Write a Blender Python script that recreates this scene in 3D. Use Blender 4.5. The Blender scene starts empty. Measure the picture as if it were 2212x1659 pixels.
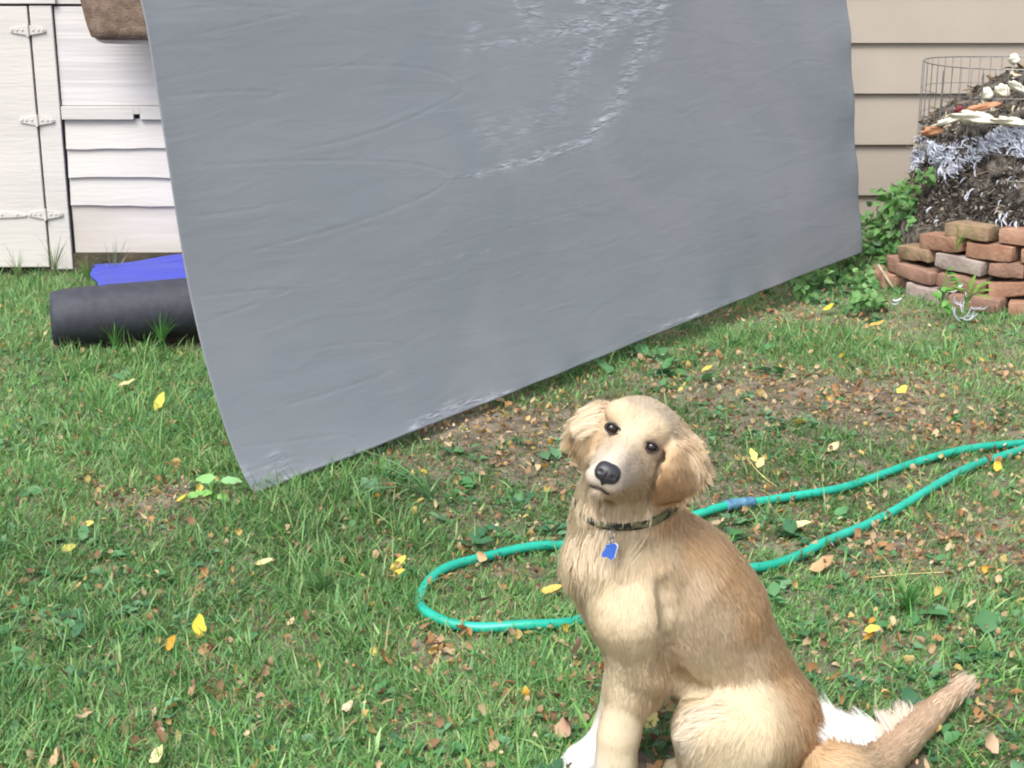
import bpy, math, random
import numpy as np
from mathutils import Vector, Matrix, kdtree

rng = np.random.default_rng(7)
random.seed(7)
C = bpy.context.scene.collection
SC = bpy.context.scene
R_ = math.radians

# ------------------------------------------------------------------ camera
PITCH = R_(16.0); FPX = 3200.0; CX, CY = 1106.0, 829.5; CAMZ = 1.3
cam_d = bpy.data.cameras.new("camera"); cam = bpy.data.objects.new("camera", cam_d); C.objects.link(cam)
cam.location = (0, 0, CAMZ); cam.rotation_euler = (R_(90) - PITCH, 0, 0)
cam_d.sensor_width = 36; cam_d.lens = FPX / 2212 * 36; cam_d.clip_end = 300; cam_d.clip_start = .05
SC.camera = cam
# ------------------------------------------------------------------ sky, sun, exposure
SUN_EL, SUN_DIR = R_(55), Vector((-.42, -.80, 0)).normalized()
w = bpy.data.worlds.new("World"); SC.world = w; w.use_nodes = True
nt = w.node_tree; bg = nt.nodes["Background"]
sky = nt.nodes.new("ShaderNodeTexSky"); sky.sky_type = 'NISHITA'; sky.sun_disc = False
sky.sun_elevation = SUN_EL; sky.sun_rotation = math.atan2(SUN_DIR.x, SUN_DIR.y)
sky.air_density = 1.0; sky.dust_density = 4.0; sky.ozone_density = 1.0
hs = nt.nodes.new("ShaderNodeHueSaturation"); hs.inputs['Saturation'].default_value = .42
nt.links.new(sky.outputs[0], hs.inputs['Color']); nt.links.new(hs.outputs[0], bg.inputs[0])
bg.inputs[1].default_value = 0.15
sl = bpy.data.lights.new("sun", 'SUN'); sun = bpy.data.objects.new("sun", sl); C.objects.link(sun)
sl.energy = 1.5; sl.angle = R_(28); sl.color = (1, .97, .92)
sd = Vector((SUN_DIR.x * math.cos(SUN_EL), SUN_DIR.y * math.cos(SUN_EL), math.sin(SUN_EL)))
sun.rotation_euler = sd.to_track_quat('Z', 'Y').to_euler(); sun.location = sd * 20
SC.view_settings.view_transform = 'Standard'; SC.view_settings.look = 'None'
SC.view_settings.exposure = 1.02; SC.view_settings.gamma = 1
SC.render.film_transparent = False
SC.cycles.filter_width = 2.0
SC.cycles.max_bounces = 8; SC.cycles.diffuse_bounces = 4; SC.cycles.transparent_max_bounces = 6

# ------------------------------------------------------------------ measuring helpers (photo measured on a 2212 px wide view)
SP, CP = math.sin(PITCH), math.cos(PITCH)
def atY(px, py, Y):
    a = (px - CX) / FPX; b = (CY - py) / FPX
    d = Y / (CP + b * SP)
    return np.array([a * d, Y, CAMZ + d * (b * CP - SP)])
def atZ(px, py, Z=0.0):
    a = (px - CX) / FPX; b = (CY - py) / FPX
    d = (Z - CAMZ) / (b * CP - SP)
    return np.array([a * d, d * (CP + b * SP), Z])
def mpp(p):
    return (p[1] * CP + (CAMZ - p[2]) * SP) / FPX

# ------------------------------------------------------------------ object helpers
def tag(o, label=None, cat=None, group=None, kind=None):
    if label: o['label'] = label
    if cat: o['category'] = cat
    if group: o['group'] = group
    if kind: o['kind'] = kind
    return o
def empty(name, loc, label, cat, group=None):
    o = bpy.data.objects.new(name, None); C.objects.link(o); o.location = tuple(loc); o.empty_display_size = .1
    return tag(o, label, cat, group)
def mesh_obj(name, V, faces, mat, parent=None, col=None, smooth=True, normals=None, uv=None):
    """faces: list of int arrays (n,3) / (n,4)"""
    V = np.asarray(V, dtype=np.float32)
    me = bpy.data.meshes.new(name)
    faces = [np.asarray(f, dtype=np.int32) for f in faces if len(f)]
    me.vertices.add(len(V)); me.vertices.foreach_set('co', V.ravel())
    nl = sum(f.size for f in faces); nf = sum(len(f) for f in faces)
    me.loops.add(nl); me.polygons.add(nf)
    me.loops.foreach_set('vertex_index', np.concatenate([f.ravel() for f in faces]))
    st, n = [], 0
    for f in faces:
        st.append(n + np.arange(len(f), dtype=np.int32) * f.shape[1]); n += f.size
    me.polygons.foreach_set('loop_start', np.concatenate(st).astype(np.int32))
    me.update(calc_edges=True); me.validate()
    me.polygons.foreach_set('use_smooth', np.full(len(me.polygons), bool(smooth)))
    if col is not None:
        c = np.ones((len(V), 4), dtype=np.float32); c[:, :3] = col
        a = me.color_attributes.new('Col', 'FLOAT_COLOR', 'POINT'); a.data.foreach_set('color', c.ravel())
    if uv is not None:
        a = me.attributes.new('Mask', 'FLOAT_VECTOR', 'POINT'); a.data.foreach_set('vector', np.asarray(uv, dtype=np.float32).ravel())
    if normals is not None:
        me.normals_split_custom_set_from_vertices([tuple(x) for x in np.asarray(normals, dtype=float)])
    if mat: me.materials.append(mat)
    o = bpy.data.objects.new(name, me); C.objects.link(o)
    if parent:
        o.parent = parent
        o.matrix_parent_inverse = Matrix.Translation(parent.location).inverted() if parent.type == 'EMPTY' else Matrix()
    return o

class MB:
    def __init__(s): s.v = []; s.q = []; s.t = []
    def add(s, V, q=(), t=()):
        n = sum(len(x) for x in s.v); s.v.append(np.asarray(V, float))
        if len(q): s.q.append(np.asarray(q) + n)
        if len(t): s.t.append(np.asarray(t) + n)
        return s
    def box(s, lo, hi, jit=0):
        lo, hi = np.array(lo, float), np.array(hi, float)
        V = np.array([[x, y, z] for x in (0, 1) for y in (0, 1) for z in (0, 1)], float) * (hi - lo) + lo
        if jit: V += rng.normal(0, jit, V.shape)
        return s.add(V, [[0, 1, 3, 2], [4, 6, 7, 5], [0, 4, 5, 1], [2, 3, 7, 6], [0, 2, 6, 4], [1, 5, 7, 3]])
    def tube(s, P, r, n=8, cap=True):
        P = np.asarray(P, float); k = len(P); r = np.broadcast_to(np.asarray(r, float), (k,))
        T = np.gradient(P, axis=0); T /= np.linalg.norm(T, axis=1)[:, None] + 1e-9
        ref = np.array([0, 0, 1.]) if abs(T[0, 2]) < .9 else np.array([1., 0, 0])
        A = np.cross(T, ref); A /= np.linalg.norm(A, axis=1)[:, None] + 1e-9; B = np.cross(T, A)
        an = np.arange(n) * 2 * math.pi / n
        V = (P[:, None] + r[:, None, None] * (np.cos(an)[None, :, None] * A[:, None] + np.sin(an)[None, :, None] * B[:, None])).reshape(-1, 3)
        q = [[i * n + j, i * n + (j + 1) % n, (i + 1) * n + (j + 1) % n, (i + 1) * n + j] for i in range(k - 1) for j in range(n)]
        t = []
        if cap:
            V = np.vstack([V, P[0], P[-1]])
            t = [[j, k * n, (j + 1) % n] for j in range(n)] + [[(k - 1) * n + j, (k - 1) * n + (j + 1) % n, k * n + 1] for j in range(n)]
        return s.add(V, q, t)
    def build(s, name, mat, parent=None, smooth=False, col=None, bevel=0):
        o = mesh_obj(name, np.vstack(s.v), [np.vstack(s.q) if s.q else [], np.vstack(s.t) if s.t else []], mat, parent, col, smooth)
        if bevel:
            m = o.modifiers.new('bevel', 'BEVEL'); m.width = bevel; m.segments = 2; m.limit_method = 'ANGLE'
        return o

def ribbons(P, S, col, name, mat, parent=None, normals=None):
    """P (n,k,3) spine, S (n,k,3) half width vectors; last point closes to a tip"""
    n, k, _ = P.shape
    V = np.empty((n, 2 * k - 1, 3), np.float32)
    V[:, 0:2 * k - 2:2] = P[:, :-1] - S[:, :-1]; V[:, 1:2 * k - 2:2] = P[:, :-1] + S[:, :-1]; V[:, -1] = P[:, -1]
    base = (np.arange(n) * (2 * k - 1))[:, None, None]
    q = np.array([[2 * j, 2 * j + 1, 2 * j + 3, 2 * j + 2] for j in range(k - 2)])[None] + base
    t = np.array([[2 * k - 4, 2 * k - 3, 2 * k - 2]])[None] + base
    cc = np.repeat(np.asarray(col, np.float32)[:, None, :], 2 * k - 1, axis=1).reshape(-1, 3)
    nn = None if normals is None else np.repeat(normals[:, None, :], 2 * k - 1, axis=1).reshape(-1, 3)
    return mesh_obj(name, V.reshape(-1, 3), [q.reshape(-1, 4), t.reshape(-1, 3)], mat, parent, cc, True, nn)

def nrm(v): return v / (np.linalg.norm(v, axis=-1, keepdims=True) + 1e-9)

def leaves_mesh(pos, head, up, L, Wd, col, curl, fold, name, mat, parent=None, k=6, prof=None):
    """leaf blades: pos (n,3) base, head (n,3) direction, up (n,3) face normal"""
    n = len(pos); head = nrm(head); side = nrm(np.cross(head, up)); up = np.cross(side, head)
    t = np.linspace(0, 1, k)
    if prof is None: prof = np.sin(np.clip(t, 0, 1) ** .75 * math.pi) ** .8 + .03
    th = curl[:, None] * t[None]
    ax = np.where(np.abs(curl)[:, None] < 1e-3, t[None], np.sin(th) / (curl[:, None] + 1e-9))
    az = np.where(np.abs(curl)[:, None] < 1e-3, 0 * t[None], (1 - np.cos(th)) / (curl[:, None] + 1e-9))
    M = pos[:, None] + L[:, None, None] * (ax[..., None] * head[:, None] + az[..., None] * up[:, None])
    hw = (Wd[:, None] * prof[None])[..., None]
    wob = 1 + .18 * rng.standard_normal((n, k, 1))
    Lf = M - side[:, None] * hw * wob + up[:, None] * hw * fold[:, None, None]
    Rt = M + side[:, None] * hw * (2 - wob) + up[:, None] * hw * fold[:, None, None]
    V = np.stack([Lf, M, Rt], axis=2).reshape(-1, 3)
    q = []
    for j in range(k - 1):
        a = 3 * j
        q += [[a, a + 1, a + 4, a + 3], [a + 1, a + 2, a + 5, a + 4]]
    q = (np.array(q)[None] + (np.arange(n) * 3 * k)[:, None, None]).reshape(-1, 4)
    cc = np.repeat(np.asarray(col, np.float32)[:, None, :], 3 * k, axis=1).reshape(-1, 3)
    return mesh_obj(name, V, [q], mat, parent, cc, True)

# ------------------------------------------------------------------ material helpers
def new_mat(name):
    m = bpy.data.materials.new(name); m.use_nodes = True
    return m, m.node_tree, m.node_tree.nodes["Principled BSDF"]
def N(nt, t, **kw):
    n = nt.nodes.new(t)
    for k, v in kw.items():
        if k in n.inputs: n.inputs[k].default_value = v
        else: setattr(n, k, v)
    return n
def noise_mat(name, c1, c2, scale=8, rough=.7, bump=0, bscale=None, stretch=(1, 1, 1), detail=6, spec=.3, metal=0, bdist=.01, lo=.35, hi=.65, coat=0):
    m, t, p = new_mat(name)
    tc = N(t, 'ShaderNodeTexCoord'); mp = N(t, 'ShaderNodeMapping'); mp.inputs['Scale'].default_value = stretch
    t.links.new(tc.outputs['Object'], mp.inputs[0])
    n1 = N(t, 'ShaderNodeTexNoise', Scale=scale, Detail=detail)
    t.links.new(mp.outputs[0], n1.inputs['Vector'])
    rp = N(t, 'ShaderNodeValToRGB'); rp.color_ramp.elements[0].position = lo; rp.color_ramp.elements[1].position = hi
    rp.color_ramp.elements[0].color = (*c1, 1); rp.color_ramp.elements[1].color = (*c2, 1)
    t.links.new(n1.outputs[0], rp.inputs[0]); t.links.new(rp.outputs[0], p.inputs['Base Color'])
    p.inputs['Roughness'].default_value = rough; p.inputs['Specular IOR Level'].default_value = spec
    p.inputs['Metallic'].default_value = metal; p.inputs['Coat Weight'].default_value = coat
    if bump:
        n2 = N(t, 'ShaderNodeTexNoise', Scale=bscale or scale * 4, Detail=8)
        t.links.new(mp.outputs[0], n2.inputs['Vector'])
        b = N(t, 'ShaderNodeBump', Strength=bump, Distance=bdist)
        t.links.new(n2.outputs[0], b.inputs['Height']); t.links.new(b.outputs[0], p.inputs['Normal'])
    return m
def attr_mat(name, rough=.6, spec=.25, transl=.3, mult=1.0, sheen=0):
    m, t, p = new_mat(name)
    a = N(t, 'ShaderNodeAttribute', attribute_name='Col')
    t.links.new(a.outputs['Color'], p.inputs['Base Color'])
    p.inputs['Roughness'].default_value = rough; p.inputs['Specular IOR Level'].default_value = spec
    p.inputs['Sheen Weight'].default_value = sheen
    if transl:
        tr = N(t, 'ShaderNodeBsdfTranslucent'); mx = N(t, 'ShaderNodeMixShader', Fac=transl)
        t.links.new(a.outputs['Color'], tr.inputs[0]); out = t.nodes['Material Output']
        t.links.new(p.outputs[0], mx.inputs[1]); t.links.new(tr.outputs[0], mx.inputs[2]); t.links.new(mx.outputs[0], out.inputs[0])
    return m

M_soil = noise_mat('soil', (.10, .08, .06), (.23, .19, .145), 14, .95, .9, 60, bdist=.012)
M_grass = attr_mat('grass', .5, .35, .35)
M_leafy = attr_mat('leafy', .45, .4, .3)
M_dry = attr_mat('dry_leaf', .7, .25, .25)
M_fur = attr_mat('fur', .7, .12, .5)
M_white = noise_mat('white_paint', (.485, .465, .445), (.545, .522, .50), 3, .55, .4, 30, stretch=(.35, 1, 3), bdist=.004)
M_board = noise_mat('cracked_white_board', (.49, .475, .475), (.575, .555, .55), 3.5, .6, .6, 8, stretch=(.2, 1, 5), bdist=.006)
M_beige = noise_mat('beige_siding', (.325, .285, .24), (.365, .32, .27), 2, .6, .25, 90, bdist=.003)
M_dark = noise_mat('dark_gap', (.02, .018, .015), (.05, .045, .04), 8, .9)
M_rope = noise_mat('rope', (.6, .58, .52), (.7, .68, .62), 60, .8)

# ------------------------------------------------------------------ ground
def gz(x, y):
    return (.012 * np.sin(x * 2.3 + 1) * np.sin(y * 1.7) + .006 * np.sin(x * 7 + y * 5) + .004 * np.sin(x * 13 - y * 9)) * np.clip((np.hypot(x - .4, y - 2.2) - .5) * 1.4, 0, 1)
xs = np.concatenate([[-60, -25, -10, -6], np.linspace(-4, 5, 181), [7, 12, 25, 60]])
ys = np.concatenate([[-40, -15, -5, -1], np.linspace(1, 8, 141), [10, 15, 30, 80]])
X, Y = np.meshgrid(xs, ys, indexing='ij'); Zg = gz(X, Y) * ((X > -5) & (X < 6) & (Y > .5) & (Y < 9))
nx, ny = X.shape; I = np.arange(nx * ny).reshape(nx, ny)
q = np.stack([I[:-1, :-1], I[1:, :-1], I[1:, 1:], I[:-1, 1:]], -1).reshape(-1, 4)
tag(mesh_obj('ground', np.stack([X, Y, Zg], -1).reshape(-1, 3), [q], M_soil), kind='structure')

# ------------------------------------------------------------------ shed (white, left)
YS = 6.27
def Zs(py, Y=YS): return atY(CX, py, Y)[2]
def Xs(px, py, Y=YS): return atY(px, py, Y)[0]
shed = empty('shed', (-1.6, YS, 0), 'white painted wooden shed with clapboards and hinged doors behind the rolled mat', 'shed')
xg = Xs(85, 258); xt = Xs(137, 290)                       # door gap, trim edge
XR = .05                                                  # shed corner, behind the tarp
MB().box((xg + .004, YS - .022, .02), (xt, YS, Zs(12))).build('door_post', M_white, shed, bevel=.003)
MB().box((-4.5, YS - .030, Zs(10) + .004), (xt + .02, YS, 2.4)).build('header_board', M_white, shed, bevel=.003)
d = MB().box((-3.6, YS - .024, .03), (xg - .004, YS, Zs(13))).build('door', M_white, shed, bevel=.003)
MB().box((-3.7, YS + .0, -.1), (XR - .01, YS + .05, 2.4)).build('backing_wall', M_dark, shed)
bd = MB().box((xt + .006, YS - .008, Zs(228)), (XR, YS, Zs(14))).build('upper_board', M_board, shed, bevel=.002)
MB().box((xt + .02, YS - .012, Zs(10) + .004), (XR, YS, 2.4)).build('top_board', M_white, shed)
# strip with a notch
nz0, nz1 = Zs(257), Zs(228); xn0, xn1 = Xs(291, 245), Xs(305, 245)
s_ = MB().box((xt + .006, YS - .026, nz0), (xn0, YS, nz1 - .002)).box((xn1, YS - .026, nz0), (XR, YS, nz1 - .002)).box((xn0, YS - .026, nz0 + .022), (xn1, YS, nz1 - .002))
s_.build('trim_board', M_white, shed, bevel=.0015)
def lap(b, x0, x1, zlo, zhi, y, out=.02, sag=0.0, n=24, th=.014):
    """one lap board: bottom edge stands proud, a little wavy"""
    t = np.linspace(0, 1, n); x = x0 + (x1 - x0) * t
    wv = .0025 * np.sin(x * 9 + zlo * 40) + .0015 * np.sin(x * 31 + zlo * 90) if sag else 0 * x
    V = []
    for (yy, zz, k) in ((y - out, zlo, 1), (y - .003, zhi, 0), (y - out + th, zlo, 1)):
        V.append(np.stack([x, np.full(n, yy), zz + wv * k * (1 if sag else 0)], -1))
    V = np.concatenate(V)
    q = [[i, i + 1, n + i + 1, n + i] for i in range(n - 1)] + [[i, 2 * n + i, 2 * n + i + 1, i + 1] for i in range(n - 1)]
    b.add(V, q)
zz = [257, 320, 382, 443]
for a, b_ in zip(zz[:-1], zz[1:]):
    m = MB(); lap(m, xt + .012, XR, Zs(b_), Zs(a) + .002, YS, .017, 1); m.build('clapboard', M_white, shed)
M_low = noise_mat('weathered_lower_board', (.38, .345, .30), (.54, .505, .48), 2.2, .65, .6, 8, stretch=(.4, 1, 2.5), bdist=.006, lo=.3, hi=.6)
MB().box((xt + .012, YS - .006, .09), (XR, YS, Zs(443) + .003)).build('lower_board', M_low, shed, bevel=.002)
MB().box((XR - .04, YS - .03, .0), (XR + .02, YS + 3, 2.4)).build('corner_wall', M_white, shed)
M_found = noise_mat('old_foundation', (.03, .03, .022), (.11, .085, .06), 12, .95, .8)
MB().box((xt - .12, YS - .016, -.03), (XR, YS + .04, .088)).build('foundation', M_found, shed)
def hinge(cx, cy, wl, wr, name='hinge'):
    c = atY(cx, cy, YS); m = MB()
    for sx, L in ((-1, wl), (1, wr)):
        y0, y1 = YS - .024, YS - .031
        h0, h1 = .020, .006
        V = []
        for yy in (y0, y1):
            V += [[c[0] + sx * .004, yy, c[2] - h0], [c[0] + sx * .004, yy, c[2] + h0], [c[0] + sx * L * .85, yy, c[2] + h1 + .006], [c[0] + sx * L, yy, c[2] + h1 * .4], [c[0] + sx * L, yy, c[2] - h1], [c[0] + sx * L * .85, yy, c[2] - h1 - .004]]
        n = 6
        qs = [[i, (i + 1) % n, n + (i + 1) % n, n + i] for i in range(n)]
        m.add(V, qs + [[n, n + 1, n + 2, n + 5], [n + 2, n + 3, n + 4, n + 5]])
        for f in (.3, .6, .85):
            m.tube([[c[0] + sx * L * f, y1 + .001, c[2] + .002], [c[0] + sx * L * f, y1 - .004, c[2] + .002]], .0045, 8)
    h = m.build(name, M_white, shed, bevel=.001)
    p = MB().tube([[c[0], YS - .032, c[2] - .024], [c[0], YS - .032, c[2] + .024]], .0065, 10).build('hinge_pin', M_white, h)
    return h
hinge(65, 65, .075, .072); hinge(85, 259, .075, .072); hinge(103, 461, .075, .072)
hinge(-70, 462, .10, .26, 'strap_hinge')

# ------------------------------------------------------------------ house (beige siding, right)
YH = 6.9
house = empty('house_wall', (2.5, YH, 0), 'tan house wall with wide lap siding behind the wire compost bin', 'house wall')
lines = [529, 420, 311, 201, 92]; z = [Zs(v, YH) for v in lines]; st = z[-1] - z[-2]
zl = [z[0] - st] + z + [z[-1] + st * i for i in range(1, 6)]
m = MB()
for a, b_ in zip(zl[:-1], zl[1:]): lap(m, XR + .02, 6.5, a, b_ + .003, YH, .024, 0, 40, .02)
m.build('siding', M_beige, house)
MB().box((XR + .02, YH, -.1), (6.5, YH + .1, zl[-1])).build('wall_base', M_found, house)

# ------------------------------------------------------------------ mat roll (left)
M_mat = noise_mat('charcoal_foam', (.03, .032, .044), (.04, .043, .058), 40, .62, .35, 300, spec=.35, bdist=.002)
M_blue = noise_mat('blue_nylon', (.016, .03, .33), (.022, .04, .40), 6, .45, .5, 10, stretch=(.6, 1, 1), bdist=.01, spec=.3)
mat_t = empty('sleeping_mat', (-1.2, 5.2, 0), 'half unrolled sleeping mat with charcoal outside and bright blue inside by the shed', 'sleeping mat')
Rr = .106
c0 = atZ(118, 752, 0); c1 = c0 + np.array([1.0, .235, .045]); ax = (c1 - c0) / np.linalg.norm(c1 - c0); c0 = c0 + np.array([0, Rr * .1, Rr * .92]); c1 = c0 + ax * 1.1
sidev = np.array([-ax[1], ax[0], 0])                       # pointing back (away)
def roll_surface(a0, a1, n, r0, r1, L0, L1, k=28):
    V = []
    for i in range(n):
        a = a0 + (a1 - a0) * i / (n - 1); r = r0 + (r1 - r0) * i / (n - 1)
        for j in range(k):
            f = j / (k - 1); L = L0 + (L1 - L0) * f
            rr = r * (1 - .10 * math.exp(-f * 26)) * (1 + .012 * math.sin(9 * f + a)) * (1 - .022 * math.exp(-((f - .15) / .008) ** 2))
            V.append(c0 + ax * L + rr * (math.cos(a) * sidev + math.sin(a) * np.array([0, 0, .94])))
    q = [[i * k + j, i * k + j + 1, (i + 1) * k + j + 1, (i + 1) * k + j] for i in range(n - 1) for j in range(k - 1)]
    return np.array(V), q
V, q = roll_surface(1.5, 1.5 + 2 * math.pi * 3.0, 170, Rr, .03, 0, 1.1, 60)
o = mesh_obj('mat_roll', V, [q], M_mat, mat_t); md = o.modifiers.new('s', 'SOLIDIFY'); md.thickness = .008; md.offset = -1
ue = []
k = 30; nn = 26
bl = atY(198, 573, 6.12); br = atY(640, 520, 6.12)
fl = c0 + ax * .15 + np.array([0, .0, Rr * .86]); fr = c0 + ax * 1.1 + np.array([0, .0, Rr * .86])
for i in range(nn):
    v = i / (nn - 1)
    for j in range(k):
        u = j / (k - 1)
        P = (1 - v) * ((1 - u) * fl + u * fr) + v * ((1 - u) * bl + u * br)
        P[2] += .012 * math.sin(v * math.pi) - .006 * math.sin(v * 34 - u * 5) * math.exp(-((v - .8) / .22) ** 2) + .004 * math.sin(u * 14 + v * 9)
        P[0] += .012 * math.sin(v * 9) * (1 - u)
        ue.append(P)
q = [[i * k + j, i * k + j + 1, (i + 1) * k + j + 1, (i + 1) * k + j] for i in range(nn - 1) for j in range(k - 1)]
o = mesh_obj('blue_lining', np.array(ue), [q], M_blue, mat_t); md = o.modifiers.new('s', 'SOLIDIFY'); md.thickness = .01; md.offset = -1
# the strap round the roll
V = []
for i in range(41):
    a = 2 * math.pi * i / 40
    for L in (.160, .172):
        V.append(c0 + ax * L + (Rr * .985) * (math.cos(a) * sidev + math.sin(a) * np.array([0, 0, .94])))
mesh_obj('seam_strap', np.array(V), [[[2 * i, 2 * i + 1, 2 * i + 3, 2 * i + 2] for i in range(40)]], M_dark, mat_t)

# ------------------------------------------------------------------ brown blanket on a line by the shed
M_brown = noise_mat('brown_fleece', (.115, .078, .058), (.20, .145, .11), 26, .95, .8, 120, bdist=.006, detail=10)
M_lining = noise_mat('cream_lining', (.62, .56, .46), (.7, .64, .54), 20, .9)
bl_t = empty('hanging_blanket', (-1.6, 6.0, 1.3), 'brown fleece blanket with cream lining hanging in front of the white shed', 'blanket')
def cloth(xf, z0f, z1, y, th, n=26, k=22):
    V = []
    for side in (0, 1):
        for i in range(n):
            u = i / (n - 1)
            for j in range(k):
                v = j / (k - 1); zz_ = z0f(u) + (z1 - z0f(u)) * v
                V.append([xf(u, v), y + (th if side else 0) * (1 - .8 * math.exp(-v * 14)) + .012 * math.sin(u * 7 + v * 2), zz_])
    A = n * k
    q = [[i * k + j, i * k + j + 1, (i + 1) * k + j + 1, (i + 1) * k + j] for i in range(n - 1) for j in range(k - 1)]
    q += [[A + a for a in reversed(f)] for f in list(q)]
    q += [[i * k, (i + 1) * k, A + (i + 1) * k, A + i * k] for i in range(n - 1)]
    q += [[j, A + j, A + j + 1, j + 1] for j in range(k - 1)] + [[(n - 1) * k + j, (n - 1) * k + j + 1, A + (n - 1) * k + j + 1, A + (n - 1) * k + j] for j in range(k - 1)]
    return np.array(V), q
xa, xb = atY(192, 85, 6.0)[0], atY(192, 85, 6.0)[0] + .75
zb = atY(200, 86, 6.0)[2]
z0f = lambda u: zb + .012 * max(0, 1 - u * 25) ** 2 - .006 * math.sin(u * 3) + .012 * u
xf = lambda u, v: xa + (xb - xa) * u - .16 * v * (1 - u) * (1.9 - zb) + .01 * math.exp(-v * 20)
V, q = cloth(xf, z0f, 1.85, 6.0, .02); mesh_obj('fleece', V, [q], M_brown, bl_t)
V, q = cloth(lambda u, v: xf(u, v) + .012 * (1 - u), lambda u: z0f(u) - .015 - .006 * u * (1 - u) * 4, 1.84, 6.026, .006); mesh_obj('lining', V, [q], M_lining, bl_t)
tag(MB().tube([[-3.2, 6.01, 1.86], [.0, 6.01, 1.86]], .004).build('clothesline', M_rope), 'thin rope the brown blanket hangs from', 'clothesline')

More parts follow.
